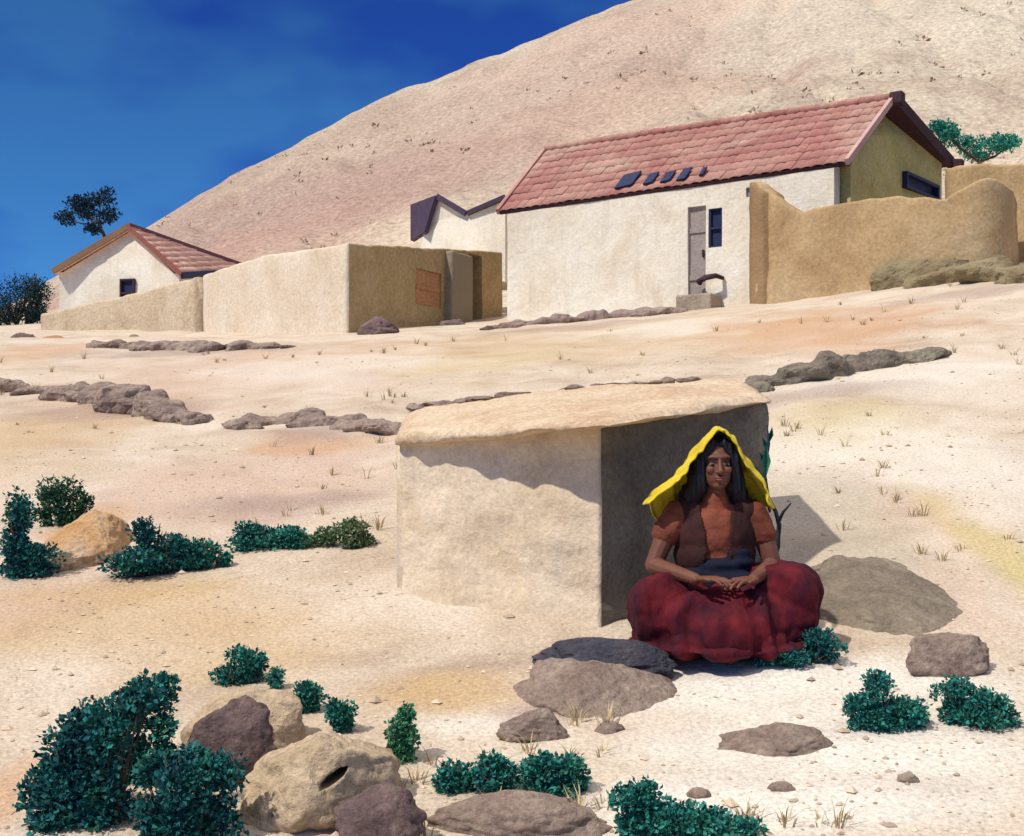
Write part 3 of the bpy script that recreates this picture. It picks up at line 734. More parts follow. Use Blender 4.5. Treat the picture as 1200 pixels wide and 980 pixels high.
tag(dg, 'sparse tufts of dry straw grass on the sandy slope', 'grass')

# rock ledges: eroded slabs breaking out of the slope
def ledge(label, pts, m, th=.12, depth=.5, over=.12, seed=0.0, name='rock_ledge', lift=0.0):
    """an outcrop: overlapping angular stones along a line on the slope, grown together into one surface"""
    W = [(hit(px, py + 3), k) for px, py, k in pts]
    L = [0]
    for (a, _), (b, _) in zip(W, W[1:]): L.append(L[-1] + (a - b).length)
    sc = W[len(W) // 2][0].y / 10.0
    rnd = random.Random(int(seed * 101)); bm = bmesh.new(); q = 0.0
    while q < L[-1]:
        x = herm(L, [w[0].x for w in W], q); y = herm(L, [w[0].y for w in W], q)
        for j in range(len(L) - 1):
            if q <= L[j + 1] + 1e-6: break
        k = lerp(W[j][1], W[j + 1][1], clamp((q - L[j]) / (L[j + 1] - L[j])))
        wx = th * sc * rnd.uniform(1.1, 3.0) * (.5 + .5 * k); h = th * sc * k * rnd.uniform(.55, 1.2); wy = th * sc * rnd.uniform(1.0, 2.0)
        b2 = bmesh.new(); bmesh.ops.create_icosphere(b2, subdivisions=3, radius=1)
        pl = [(Vector((rnd.uniform(-1, 1), rnd.uniform(-1, .6), rnd.uniform(-.8, 1))).normalized(), rnd.uniform(.5, .85)) for _ in range(9)] + [(Vector((rnd.uniform(-.2, .2), -.2, 1)).normalized(), rnd.uniform(.45, .7))]
        tl = Matrix.Rotation(rnd.uniform(-.18, .18), 3, 'Y') @ Matrix.Rotation(rnd.uniform(-.5, .5), 3, 'Z')
        y0 = y + rnd.uniform(-.5, .7) * th * sc; zg = terrain(x, y0)
        for v in b2.verts:
            p = v.co.copy()
            for n_, d_ in pl:
                e = p.dot(n_) - d_
                if e > 0: p -= n_ * e
            p = tl @ Vector((p.x * wx, p.y * wy, p.z * h * 1.35))
            v.co = Vector((x, y0, zg + h * .12)) + p
        t_ = bpy.data.meshes.new('t'); b2.to_mesh(t_); b2.free(); bm.from_mesh(t_); bpy.data.meshes.remove(t_)
        q += wx * rnd.uniform(.75, 1.15)
    me = remesh(bm, .020 * sc, 1, 'ledge')
    for v, nn_ in [(v, v.normal.copy()) for v in me.vertices]:
        p = v.co / sc; v.co = v.co + nn_ * sc * (.012 * fbm(p.x * 14, p.y * 14, p.z * 20, 3) - .012 * max(0, 1 - abs(nz(p.x * 4, p.y * 4, p.z * 9 + seed)) / .05))
    o = link(name, me, m, None, False); tag(o, label, 'rock ledge', 'rock ledges across the slope'); recenter(o); return o
ledge('thick grey rock ledge running right from the hut roof', [(862, 456, .7), (900, 450, 1.0), (960, 440, 1.1), (1020, 430, 1.0), (1070, 420, .9), (1098, 412, .5)], mat('ledge_grey', [(.15, .12, .095), (.24, .20, .15), (.33, .28, .21)], 2, .9, 10, .95, .2, 30), .125, 1.0, .22, 1.0)
ledge('long mauve brown ledge along the slope at far left', [(-60, 452, .8), (0, 456, .9), (40, 458, .5), (80, 462, .9), (130, 470, 1.2), (180, 484, 1.4), (230, 493, .5)], M['ledge'], .12, .35, .10, 2.0)
ledge('short broken mauve ledge left of the hut roof', [(280, 500, .5), (300, 492, 1.1), (330, 494, .5), (352, 492, 1.1), (400, 498, 1.2), (440, 503, .8), (470, 505, .7)], M['ledge'], .11, .35, .10, 3.0)
ledge('stone row standing in for the shadow line below the low tan wall at left', [(108, 404, .8), (160, 406, 1.0), (220, 407, 1), (290, 407, 1.0), (345, 404, .5)], M['ledge'], .07, .3, .08, 4.0)  # dark stones added in place of a shadow line under the wall
ledge('olive brown ledge under the tan wall at far right', [(1035, 326, .6), (1080, 326, 1.0), (1150, 326, 1.1), (1240, 326, 1.0)], mat('ledge_olive', [(.20, .15, .08), (.28, .22, .12), (.34, .27, .16)], 1.5, .9, 8), .18, .5, .12, 5.0)
ledge('thin mauve ledge along the foot of the tiled house', [(578, 383, .5), (640, 377, .9), (700, 371, 1.0), (760, 366, 1), (800, 363, .6)], mat('ledge_mauve_pale', [(.30, .21, .18), (.40, .30, .25)], 1.5, .9, 8), .07, .3, .05, 6.0)

# ------------------------------------------------------------------ the mud hut
hL = P(470, 0, 5.95); hC = P(706, 0, 5.35); hR = P(900, 0, 6.25)
hut = thing('mud_hut', 'low mud hut with overhanging earth roof and dark grey shaded side', 'hut', (hC.x, hC.y + .5, terrain(hC.x, hC.y)))
hf = (v2(hC, 0) - v2(hL, 0)).normalized(); hfn = Vector((hf.y, -hf.x, 0))
hs = (v2(hR, 0) - v2(hC, 0)).normalized(); hsn = Vector((hs.y, -hs.x, 0))
ztL, ztC, ztR = zat(hL, 508), zat(hC, 494), zat(hR, 470)
def bulge(me, n, c, amp, seed):
    for v in me.vertices:
        p = v.co
        w_ = sst(.0, .22, math.hypot(p.x - c[0].x, p.y - c[0].y) - .02)
        h = nz(p.x * 5 + seed, p.y * 5, p.z * 5); pit = -max(0, nz(p.x * 11, p.y * 11 + seed, p.z * 13) - .25)
        p = p + c[2] * (1 - sst(.05, .45, math.hypot(p.x - c[0].x, p.y - c[0].y))) * (.030 * fbm(p.z * 3.1, 1.7, 0, 4) + .008 * nz(p.z * 17, 3, 0) - .012)
        v.co = p + w_ * n * (amp * fbm(p.x * 2.2 + seed, p.y * 2.2, p.z * 2.6, 3) + .004 * h + .03 * pit)
    me.update(); return me
Lh = (v2(hC, 0) - v2(hL, 0)).length
cs = hfn.dot(hsn); mit = math.tan(math.acos(cs) / 2); hK = hC - (hfn + hsn) / (1 + cs) * .12
m1 = sweep_wall([hL - hfn * .12, hK], [ztL, ztC], [zat(hL, 745) - .3, zat(hC, 735) - .3], .24, .02, 44, .010, .03, seed=.7, m1=mit)
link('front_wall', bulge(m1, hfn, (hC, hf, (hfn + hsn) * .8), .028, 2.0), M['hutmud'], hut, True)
m2 = sweep_wall([hK, hR - hsn * .12], [ztC, ztR], [zat(hC, 735) - .3, .5], .24, .02, 44, .010, .03, seed=.7, m0=mit)
bulge(m2, hsn, (hC, hs, (hfn + hsn) * .8), .03, 5.0)
link('side_wall', m2, M['hutshade'], hut, label='side wall with its shade painted in as dark grey')
# inner back so that the doorway is a real dark room, and the other two walls
bk1 = hL + hs * 1.1; bk2 = hR - hf * (Lh * .9)
link('back_wall', sweep_wall([hR - hsn * .1, hR - hf * Lh * .95, ], [ztR - .06, ztL + .05], [.5, .5], .2, .08, 10, .01, .03), M['hutmud'], hut, True)
link('side_wall', sweep_wall([hR - hf * Lh * .95, hL + hs * .05], [ztL + .05, ztL - .03], [.5, .5], .2, .08, 10, .01, .03), M['hutmud'], hut, True)
# earth roof: thick irregular sheet, sloping up the hill, overhanging the front more at the right
rows = []
NU, NV = 70, 44
frontL = P(463, 506, 5.91); frontC = P(716, 488, 5.02); rightR = P(905, 463, 6.22); backL = P(478, 478, 7.1); backR = P(868, 440, 7.3); midB = P(700, 440, 7.6)
bm = bmesh.new(); topv = []; botv = []
def roofpt(a, b):
    f = lerp(frontL, frontC, a); bkp = lerp(lerp(backL, midB, min(1, a * 1.6)), backR, clamp((a - .62) / .38))
    return lerp(f, bkp, b)
# plan polygon: frontL -> frontC -> rightR -> backR -> backL, as a bilinear sheet with the right side bent through rightR
def roofpt(a, b):
    lft = lerp(frontL, backL, b)
    rgt = lerp(lerp(frontC, rightR, clamp(b * 2)), backR, clamp(b * 2 - 1))
    p = lerp(lft, rgt, a)
    p.z += .10 * math.sin(math.pi * a) * math.sin(math.pi * clamp(b)) * b
    p += hfn * (.035 * nz(a * 9, 3.3) + .02 * nz(a * 23, 1.2)) * (1 - sst(0, .3, b))
    return p
for j in range(NV + 1):
    for i in range(NU + 1):
        a, b = i / NU, j / NV
        p = roofpt(a, b)
        edge = min(a, 1 - a, b, 1 - b)
        rd = .03 * (1 - sst(0, .035, edge))
        n = .020 * fbm(p.x * 3, p.y * 3, 1.1, 5) + .006 * nz(p.x * 17, p.y * 17, 2)
        th = .05 + .03 * (1 - a) + .012 * nz(a * 8, b * 8, 4)
        topv.append(bm.verts.new(p + Z * (n - rd)))
        botv.append(bm.verts.new(p - Z * (th - rd * .5) + Z * .01 * fbm(p.x * 5, p.y * 5, 9.1, 3)))
w = NU + 1
for j in range(NV):
    for i in range(NU):
        k = j * w + i
        bm.faces.new((topv[k], topv[k + 1], topv[k + w + 1], topv[k + w])); bm.faces.new((botv[k], botv[k + w], botv[k + w + 1], botv[k + 1]))
ring = [i for i in range(w)] + [j * w + NU for j in range(1, NV + 1)] + [NV * w + i for i in range(NU - 1, -1, -1)] + [j * w for j in range(NV - 1, 0, -1)]
for k in range(len(ring)):
    a, b = ring[k], ring[(k + 1) % len(ring)]
    bm.faces.new((topv[a], botv[a], botv[b], topv[b]))
link('roof', bm_mesh(bm, 'roof'), M['hutroof'], hut, True)
# mauve stones bedded along the back edge of the roof
for i in range(22):
    a = i / 21 + random.uniform(-.02, .02)
    if 8 < i < 11: continue
    p = roofpt(clamp(a * .86), .95 + random.uniform(-.05, .05))
    bm = bmesh.new(); c0 = 0; blob(bm, Vector((0, 0, 0)), (1, 1, 1), 3); bm.verts.ensure_lookup_table()
    rr = Vector((random.uniform(.04, .12), random.uniform(.04, .08), random.uniform(.014, .032))); ro_ = random.uniform(-.5, .6)
    pl = [(Vector((random.uniform(-1, 1), random.uniform(-1, 1), random.uniform(-.3, 1))).normalized(), random.uniform(.55, .85)) for _ in range(7)]
    for v in bm.verts[c0:]:
        q_ = v.co.copy()
        for n_, d_ in pl:
            e = q_.dot(n_) - d_
            if e > 0: q_ -= n_ * e
        q_ = Vector((q_.x * rr.x, q_.y * rr.y, q_.z * rr.z)); q_.rotate(Matrix.Rotation(ro_, 3, 'Z'))
        v.co = p + q_ + Vector((0, 0, .006)) + Vector((1, 1, 1)) * .004 * nz(v.co.x * 4 + i, v.co.y * 4, v.co.z * 4)
    link('coping_stone', bm_mesh(bm, 'c'), M['ledge'], hut, False)



# ------------------------------------------------------------------ plants
def leaf_cloud(bm, lobes, n_per, size, zmin=None, up=.25):
    for c, r in lobes:
        for _ in range(4):
            v = Vector((random.gauss(0, 1), random.gauss(0, 1), random.gauss(.5, .8))).normalized()
            p = c + Vector((v.x * r.x, v.y * r.y, v.z * r.z)) * .85
            dr = (v + Vector((random.gauss(0, .35), random.gauss(0, .35), random.uniform(0, .7)))).normalized()
            ln = random.uniform(.25, .55) * min(r.x, r.z * 1.3); k = max(4, int(ln / (size * .28)))
            if zmin and p.z < zmin(p.x, p.y): continue
            for i in range(k):
                q = p + dr * ln * i / k; sd2 = dr.cross(Vector((random.gauss(0, 1), random.gauss(0, 1), random.gauss(0, 1)))).normalized()
                d2 = (dr * .7 + sd2).normalized(); s2 = d2.cross(dr).normalized(); l = size * .5 * random.uniform(.7, 1.3) * (1 - .4 * i / k); w = l * .32
                a = bm.verts.new(q); b = bm.verts.new(q + d2 * l * .5 + s2 * w); t = bm.verts.new(q + d2 * l); e = bm.verts.new(q + d2 * l * .5 - s2 * w)
                bm.faces.new((a, b, t, e))
    tot = sum(r.x * r.z for _, r in lobes)
    for c, r in lobes:
        n = int(n_per * 3.4 * r.x * r.z / tot) + 12; size_ = size * .44
        for _ in range(n):
            v = Vector((random.gauss(0, 1), random.gauss(0, 1), random.gauss(0, 1))).normalized()
            den = fbm(v.x * 3.1 + c.x * 5, v.y * 3.1 + c.y * 5, v.z * 3.1 + c.z * 5, 2)
            if den < .03 and random.random() < .8: continue
            q = random.random() ** .42 * (.92 + .38 * den)
            p = c + Vector((v.x * r.x, v.y * r.y, v.z * r.z)) * q
            if zmin and p.z < zmin(p.x, p.y) + .005: continue
            dr = (v + Vector((random.gauss(0, .6), random.gauss(0, .6), random.gauss(up, .6)))).normalized()
            s = dr.cross(Vector((random.gauss(0, 1), random.gauss(0, 1), random.gauss(0, 1)))).normalized()
            nn = dr.cross(s)
            l = size_ * random.uniform(.6, 1.5); w = l * random.uniform(.28, .5)
            a = bm.verts.new(p); b = bm.verts.new(p + dr * l * .5 + s * w + nn * w * .25); t = bm.verts.new(p + dr * l - nn * w * .2); e = bm.verts.new(p + dr * l * .5 - s * w + nn * w * .25)
            bm.faces.new((a, b, t, e))
SHG = 'shrubs growing on the slope'
def split(LB, k=4):
    out = []
    for c, r in LB:
        for _ in range(k):
            f = random.uniform(.42, .68)
            o = Vector((random.uniform(-1, 1), random.uniform(-1, 1), random.uniform(-.9, 1)))
            o = o.normalized() * random.uniform(.35, .62)
            out.append((c + Vector((o.x * r.x, o.y * r.y, o.z * r.z)), r * f))
        out.append((c, r * .6))
    return out
def shrub(label, lobes, m, n=900, size=.035, dd=0.0, name='shrub', d=None, py=None, cat='shrub', group=SHG, stems=True, deep=.8):
    """lobes: (px, py, rx, ry) in photo pixels at the depth of the shrub's foot"""
    pb = max(b + c for _, b, _, c in lobes) if py is None else py
    cx = sum(a for a, _, _, _ in lobes) / len(lobes)
    dep = (hit(cx, pb).y if d is None else d) + dd
    k = dep / F
    if name == 'shrub' and d is None: dep += .0
    LB = []
    for a, b, rx, ry in lobes:
        rz = ry * k; rxx = rx * k
        c = P(a, b, dep + random.uniform(-.3, .3) * rxx)
        LB.append((c, Vector((rxx, rxx * deep, rz))))
        gz = terrain(c.x, c.y); gap = c.z - rz - gz
        if gap > -.3 * rz and gap < 2.2 * rz and b + ry > pb - 3.0 * ry:
            LB.append((Vector((c.x, c.y, gz + .55 * (gap + rz) * .6)), Vector((rxx * .85, rxx * deep * .85, max(rz * .6, (gap + rz) * .5)))))
    base = Vector((sum(c.x for c, _ in LB) / len(LB), dep, 0)); base.z = terrain(base.x, base.y)
    root = thing(name, label, cat, base, group)
    bm = bmesh.new(); leaf_cloud(bm, split(LB), n, size, terrain)
    link('foliage', bm_mesh(bm, 'foliage'), m, root)
    if stems:
        bm = bmesh.new()
        for c, r in LB:
            f0 = Vector((lerp(base.x, c.x, .55), lerp(base.y, c.y, .5), 0)); f0.z = terrain(f0.x, f0.y) - .03
            for q in range(9):
                e = c + Vector((random.uniform(-.65, .65) * r.x, random.uniform(-.6, .6) * r.y, random.uniform(-.1, .62) * r.z))
                mid = lerp(f0, e, .5) + Vector((random.uniform(-.15, .15) * r.x, 0, .1 * r.z))
                rr = max(.003, .0009 * dep)
                tube_pts(bm, [f0, mid, e], [rr, rr * .75, rr * .35], 5)
        link('stem', bm_mesh(bm, 'stems'), M['stem'], root, True)
    return root
LT, LD, LG, LP, LB_ = M['leaf_teal'], M['leaf_dark'], M['leaf_green'], M['leaf_pale'], M['leaf_bright']
# foreground left
shrub('largest dark bush at the lower left corner, blue black inside', [(75, 880, 48, 55), (118, 850, 46, 45), (60, 930, 45, 36), (120, 935, 45, 28), (95, 910, 60, 45), (160, 820, 30, 30)], LD, 5200, .040)
shrub('tall teal bush at lower left rising beside the largest dark bush', [(180, 815, 30, 26), (155, 848, 28, 32), (135, 885, 26, 30), (200, 800, 16, 12), (172, 880, 24, 30), (150, 905, 24, 26), (190, 850, 22, 26)], LT, 2600, .034, dd=.08, stems=False)
shrub('dark blue green bush in front of the mauve rock', [(215, 905, 52, 45), (255, 915, 38, 38), (180, 905, 30, 30), (225, 940, 35, 22)], LD, 3600, .036, dd=-.15)
shrub('rounded teal bush topmost of the foreground bushes', [(285, 776, 26, 20), (268, 788, 25, 14), (300, 783, 14, 16)], LT, 1300, .030)
shrub('small teal tuft just right of the topmost foreground bush', [(322, 797, 11, 14)], LT, 260, .026)
shrub('round bright green bush between the topmost bush and the boulder with a hole', [(362, 815, 21, 17), (350, 822, 13, 12)], LG if False else LT, 900, .028)
shrub('oval green bush behind the boulder with a hole', [(402, 838, 19, 19), (394, 830, 12, 12)], LT, 900, .028)
shrub('pale green upright bush right of the boulder with a hole', [(470, 858, 22, 20), (478, 840, 12, 14), (462, 880, 14, 14)], LG, 900, .030)
shrub('wide low teal bush at the bottom centre', [(530, 903, 30, 18), (580, 905, 36, 22), (630, 905, 36, 22), (668, 900, 26, 20), (650, 922, 40, 12)], LT, 3000, .032)
shrub('low dark green bush touching the bottom edge right of centre', [(745, 935, 32, 25), (785, 958, 45, 20), (835, 965, 45, 16), (880, 970, 30, 14)], LT, 3000, .032)
# right
shrub('dark teal bush at the woman\'s side on the right', [(962, 756, 30, 19), (925, 768, 34, 10), (900, 772, 22, 8)], LD, 1500, .030)
shrub('left teal bush of the pair at the right edge', [(1028, 808, 26, 22), (1008, 825, 26, 16), (1050, 830, 34, 16), (1070, 840, 24, 14)], LT, 2200, .030)
shrub('right teal bush of the pair touching the right edge', [(1115, 808, 26, 16), (1150, 822, 40, 20), (1175, 830, 22, 20), (1125, 835, 30, 14)], LT, 2200, .030)
# mid left
shrub('dark upright bush at the left edge in the middle distance', [(22, 605, 20, 40), (18, 645, 30, 26), (45, 655, 32, 22)], LD, 2400, .042)
shrub('round green bush rising just behind the orange mound', [(72, 578, 26, 20), (95, 588, 18, 16), (52, 582, 14, 12)], mat('mid_green_leaf', [(.012, .075, .05), (.03, .11, .04)], 6, 0, 1, .75, .1, 40, island=.4), 1500, .040, py=615)
shrub('dark teal bush right of the orange mound', [(172, 625, 24, 24), (160, 655, 42, 20), (200, 640, 26, 22)], LD, 2200, .042)
shrub('low blue green bush right of the dark teal bush', [(235, 643, 30, 18), (220, 655, 20, 12), (262, 655, 10, 8)], LT, 1300, .040)
shrub('wide flat teal bush midway between the mound and the hut', [(318, 628, 48, 14), (290, 622, 26, 10), (345, 630, 24, 12)], LT, 1800, .040)
shrub('faded green bush closest to the hut wall at left', [(415, 618, 24, 13), (385, 625, 26, 9), (425, 632, 18, 9), (355, 630, 20, 7)], LP, 1500, .036, stems=False)
mo = mound('mound', 'orange earth mound ringed by dark green bushes', 97, 645, .30, .45, .20, mat('orange_earth', [(.46, .24, .10), (.56, .34, .17), (.54, .41, .29)], 3, .8, 14, .95, .2, 50), 31, .03, .12); mo['category'] = 'mound'

def tree(label, crown, trunk, d, m, n, size, foot_py, rad=.09, limbs=True, name='tree', deep=.8):
    f0 = P(trunk[0][0], foot_py, d); f0.z = terrain(f0.x, f0.y) - .1
    root = thing(name, label, 'tree', Vector((f0.x, f0.y, f0.z + .1)), None)
    bm = bmesh.new(); pts = [f0] + [P(a, b, d) for a, b in trunk]
    tube_pts(bm, pts, [rad * (1.15 - .6 * i / len(pts)) for i in range(len(pts))], 8)
    LB = [(P(a, b, d + random.uniform(-.5, .5)), Vector((rx * d / F, rx * d / F * deep, ry * d / F))) for a, b, rx, ry in crown]
    for c, r in LB:
        s = pts[-1]; mid = lerp(s, c, .5) + Z * -.1
        tube_pts(bm, [pts[-2] if len(pts) > 2 else s, s, mid, c], [rad * .5, rad * .5, rad * .35, rad * .15], 6)
    link('trunk', bm_mesh(bm, 'trunk'), M['stem'], root, True)
    bm = bmesh.new(); leaf_cloud(bm, split(LB, 3), n, size)
    link('crown', bm_mesh(bm, 'crown'), m, root); return root
tree('dark blue green tree with loose crown rising behind the small white house', [(95, 240, 22, 15), (118, 232, 24, 13), (80, 258, 16, 13), (105, 268, 14, 9), (128, 252, 16, 14), (100, 252, 16, 10)], [(130, 330), (128, 290), (116, 262)], 53, mat('blue_dark_leaf', [(.006, .025, .05), (.008, .04, .055)], 1, 0, 1, .75, .1, 10, island=.4), 1500, .22, 370, .10)
tree('bright teal spreading tree behind the tiled house gable', [(1112, 158, 24, 14), (1140, 168, 28, 14), (1165, 172, 24, 14), (1185, 168, 14, 10), (1145, 184, 22, 10), (1100, 148, 12, 10)], [(1150, 230), (1148, 190)], 34, LB_, 1500, .16, 262, .09)
shrub('big dark bush at the left edge beside the small white house', [(20, 350, 34, 26), (40, 335, 22, 24), (5, 362, 24, 20), (48, 355, 16, 22), (-20, 355, 30, 24)], mat('bush_dark_leaf', [(.008, .03, .05), (.012, .06, .05)], 1, 0, 1, .75, .1, 10, island=.4), 3500, .15, d=46, name='bush', cat='bush', group=None)

# thin dark plant at the hut corner
hp = P(908, 690, 5.9); hp.z = terrain(hp.x, hp.y)
tw_ = thing('thin_plant', 'thin dark forked plant growing at the right corner of the mud hut', 'plant', hp)
bm = bmesh.new()
K = [(905, 668), (911, 640), (913, 615), (909, 600), (900, 582), (896, 555), (901, 520), (899, 498)]
tube_pts(bm, [hp - Z * .03] + [P(a, b, 5.9) for a, b in K], [.014, .015, .014, .012, .010, .008, .008, .007, .003], 7)
tube_pts(bm, [P(912, 612, 5.9), P(918, 600, 5.88), P(927, 590, 5.86)], [.009, .007, .003], 6)
tube_pts(bm, [P(905, 590, 5.9), P(902, 600, 5.84), P(893, 572, 5.8)], [.006, .006, .003], 6)
link('stem', bm_mesh(bm, 's'), mat('dark_stem', [(.015, .018, .03), (.03, .035, .045)], 8, .3, 30), tw_, True)
bm = bmesh.new()
for (a, b, a2, b2, w) in [(897, 578, 885, 545, .020), (897, 562, 898, 520, .022), (899, 545, 889, 530, .014), (901, 520, 905, 500, .012), (900, 530, 893, 512, .012)]:
    p, q_ = P(a, b, 5.88), P(a2, b2, 5.84); m_ = (p + q_) / 2; t = (q_ - p).normalized(); s = t.cross(Vector((0, 1, 0))).normalized()
    vv = [bm.verts.new(x) for x in (p, m_ + s * w + Vector((0, -.01, 0)), q_, m_ - s * w + Vector((0, -.01, 0)), m_ + Vector((0, .012, 0)))]
    bm.faces.new((vv[0], vv[1], vv[4])); bm.faces.new((vv[1], vv[2], vv[4])); bm.faces.new((vv[2], vv[3], vv[4])); bm.faces.new((vv[3], vv[0], vv[4]))
link('foliage', bm_mesh(bm, 'l'), LT, tw_)

# ------------------------------------------------------------------ the seated woman
WX, WD = 838, 5.18
wb = P(WX, 0, WD); wb.z = terrain(wb.x, wb.y) + .015
print('woman base', wb, 'py of base', HOR - (wb.z - EYE) / WD * F)
woman = thing('person', 'woman seated cross-legged in a wide crimson skirt and yellow head shawl', 'person', wb)
SC = Matrix.Translation(wb) @ Matrix.Scale(1.0, 4)
def place(me): me.transform(SC); return me
def snap(me):
    ns = [v.normal.copy() for v in me.vertices]
    return zip(me.vertices, ns)
V = Vector
bm = bmesh.new()
# torso, neck, head
blob(bm, V((0, .02, .16)), (.165, .125, .12)); blob(bm, V((0, .0, .29)), (.125, .095, .12)); blob(bm, V((0, -.01, .43)), (.150, .10, .13))
cap(bm, (-.15, 0, .525), (.15, 0, .525), .055, .055); cap(bm, (0, .0, .53), (0, -.015, .64), .052, .046)
hc = V((0, -.035, .735))
blob(bm, hc + V((0, .015, .02)), (.072, .088, .088)); blob(bm, hc + V((0, -.028, -.03)), (.056, .056, .078)); blob(bm, hc + V((0, -.05, -.085)), (.026, .026, .02))
blob(bm, hc + V((0, -.058, .028)), (.05, .025, .016))                                   # brow
cap(bm, hc + V((0, -.082, .012)), hc + V((0, -.104, -.030)), .0075, .0115)               # nose
for s in (-1, 1):
    blob(bm, hc + V((s * .011, -.094, -.031)), (.009, .010, .008), 2)
    blob(bm, hc + V((s * .034, -.066, -.022)), (.020, .018, .018), 2)                     # cheeks
    blob(bm, hc + V((s * .072, .008, -.005)), (.010, .020, .032), 2)                      # ears
blob(bm, hc + V((0, -.082, -.053)), (.021, .011, .006), 2); blob(bm, hc + V((0, -.080, -.063)), (.018, .011, .007), 2)
# arms and hands
def finger(p, dirs, r):
    p = V(p)
    for d_, l in dirs:
        q2 = p + V(d_).normalized() * l; cap(bm, p, q2, r, r * .92, 8); p = q2; r *= .92
for s in (-1, 1):
    sh = V((s * .175, 0, .515)); el = V((s * (.262 if s < 0 else .235), -.035, .315)); wr = V((s * .115, -.235, .275))
    cap(bm, sh, lerp(sh, el, .5), .052, .043); cap(bm, lerp(sh, el, .5), el, .043, .037)
    cap(bm, el, lerp(el, wr, .4), .036, .033); cap(bm, lerp(el, wr, .4), wr, .033, .024)
    hd = V((-s * .75, -.55, -.02 if s > 0 else .06)).normalized()
    palm0 = wr + hd * .012; palm1 = wr + hd * .078
    sd = V((hd.y, -hd.x, 0)).normalized() * (1 if s < 0 else -1)          # toward the knuckle line
    dn = V((0, 0, -1))
    for k in range(4):
        off = (k - 1.5) * .0215
        cap(bm, palm0 + sd * off * .75, palm1 + sd * off, .0135, .0115, 8)
        ln = (.066, .076, .072, .056)[k]
        finger(palm1 + sd * off * 1.05, [(hd + sd * off * 3 + V((0, 0, -.10)), ln * .45), (hd + V((0, 0, -.5)), ln * .32), (hd * .8 + V((0, 0, -.8)), ln * .25)], .0080)
    th0 = palm0 + hd * .015 - sd * -.03 * (1 if True else -1)
    finger(th0 - V((0, 0, .0)), [(hd * .6 + sd * .8 + V((0, 0, .15)), .035), (hd * .9 + sd * .35, .028), (hd + V((0, 0, -.2)), .022)], .0105)
# legs under the skirt
for s in (-1, 1):
    kn = V((s * .22, -.13, .14)); ft_ = V((-s * .04, -.22, .10))
    cap(bm, (s * .09, 0, .13), kn, .085, .06); cap(bm, kn, ft_, .055, .035); cap(bm, ft_, ft_ + V((-s * .10, -.01, .0)), .035, .025)
body = link('body', place(remesh(bm, .0027, 3)), M['skin'], woman, True)
# skirt
bm = bmesh.new()
kl, kr = V((-.265, -.17, .165)), V((.285, -.13, .215))
cap(bm, (-.08, .02, .15), kl, .15, .12); cap(bm, (.08, .02, .15), kr, .15, .135)
cap(bm, kl - V((0, 0, .05)), (.06, -.30, .07), .115, .10); cap(bm, kr - V((0, 0, .09)), (-.06, -.30, .08), .12, .10)
blob(bm, V((0, -.18, .13)), (.20, .16, .115)); blob(bm, V((0, -.26, .03)), (.24, .12, .07)); blob(bm, V((0, .02, .1)), (.23, .17, .16))
blob(bm, V((0, -.12, .0)), (.37, .28, .035)); blob(bm, V((.22, -.12, .06)), (.15, .15, .10)); blob(bm, V((-.2, -.14, .04)), (.15, .14, .09))
me = remesh(bm, .008, 6)
for v, nn_ in snap(me):
    p = v.co
    rr_ = math.hypot(p.x, p.y - .02); a = math.atan2(p.x, -(p.y - .02))
    wv = nz(p.x * 4, p.y * 4, p.z * 4)
    f = .020 * (.5 - abs(nz(a * 3.4 + wv * .6, rr_ * 1.6, p.z * 1.5 + 1))) + .008 * (.5 - abs(nz(a * 7 + wv, rr_ * 2.4, p.z * 2.5))) - .004
    cr_ = math.sin(a * 15 + 3.2 * nz(p.x * 5, p.y * 5, p.z * 3) + rr_ * 5)
    f += .0085 * (abs(cr_) ** .6 * (1 if cr_ > 0 else -1) - .2) * sst(.12, .3, rr_) * (.35 + .65 * (1 - sst(.16, .28, p.z))) + .003 * fbm(p.x * 22, p.y * 22, p.z * 14, 2)
    f *= sst(.05, .16, rr_)
    v.co = p + nn_ * f * 1.4
    gz = terrain(wb.x + v.co.x, wb.y + v.co.y) - wb.z
    if v.co.z < gz + .005: v.co.z = gz + .003 + .002 * nz(p.x * 20, p.y * 20)
me.update()
link('skirt', place(me), M['red'], woman, True)
# blouse with short sleeves, sash
bm = bmesh.new()
blob(bm, V((0, -.005, .44)), (.160, .112, .125)); blob(bm, V((0, .0, .33)), (.152, .116, .11)); blob(bm, V((0, .0, .40)), (.158, .114, .11))
cap(bm, (-.155, 0, .522), (.155, 0, .522), .062, .062); cap(bm, (-.155, 0, .522), (-.205, -.01, .445), .066, .062); cap(bm, (.155, 0, .522), (.195, -.01, .445), .066, .062)
blob(bm, V((0, -.06, .43)), (.115, .06, .075))
cap(bm, (0, 0, .54), (0, -.005, .585), .068, .060)
me = remesh(bm, .006, 5)
for v, nn_ in snap(me):
    p = v.co; v.co = p + nn_ * (.006 * fbm(p.x * 9, p.y * 9, p.z * 16, 3))
link('blouse', place(me), M['terracotta'], woman, True)
bm = bmesh.new()
blob(bm, V((.01, -.02, .30)), (.160, .128, .085)); blob(bm, V((.04, -.10, .255)), (.11, .07, .06)); blob(bm, V((.075, -.06, .335)), (.07, .072, .075))
me = remesh(bm, .006, 5)
for v, nn_ in snap(me):
    p = v.co; v.co = p + nn_ * (.007 * math.sin(p.z * 120 + 4 * nz(p.x * 6, p.y * 6)) * .5 + .006 * fbm(p.x * 9, p.y * 9, p.z * 14, 3))
link('sash', place(me), M['navy'], woman, True)
bm = bmesh.new()
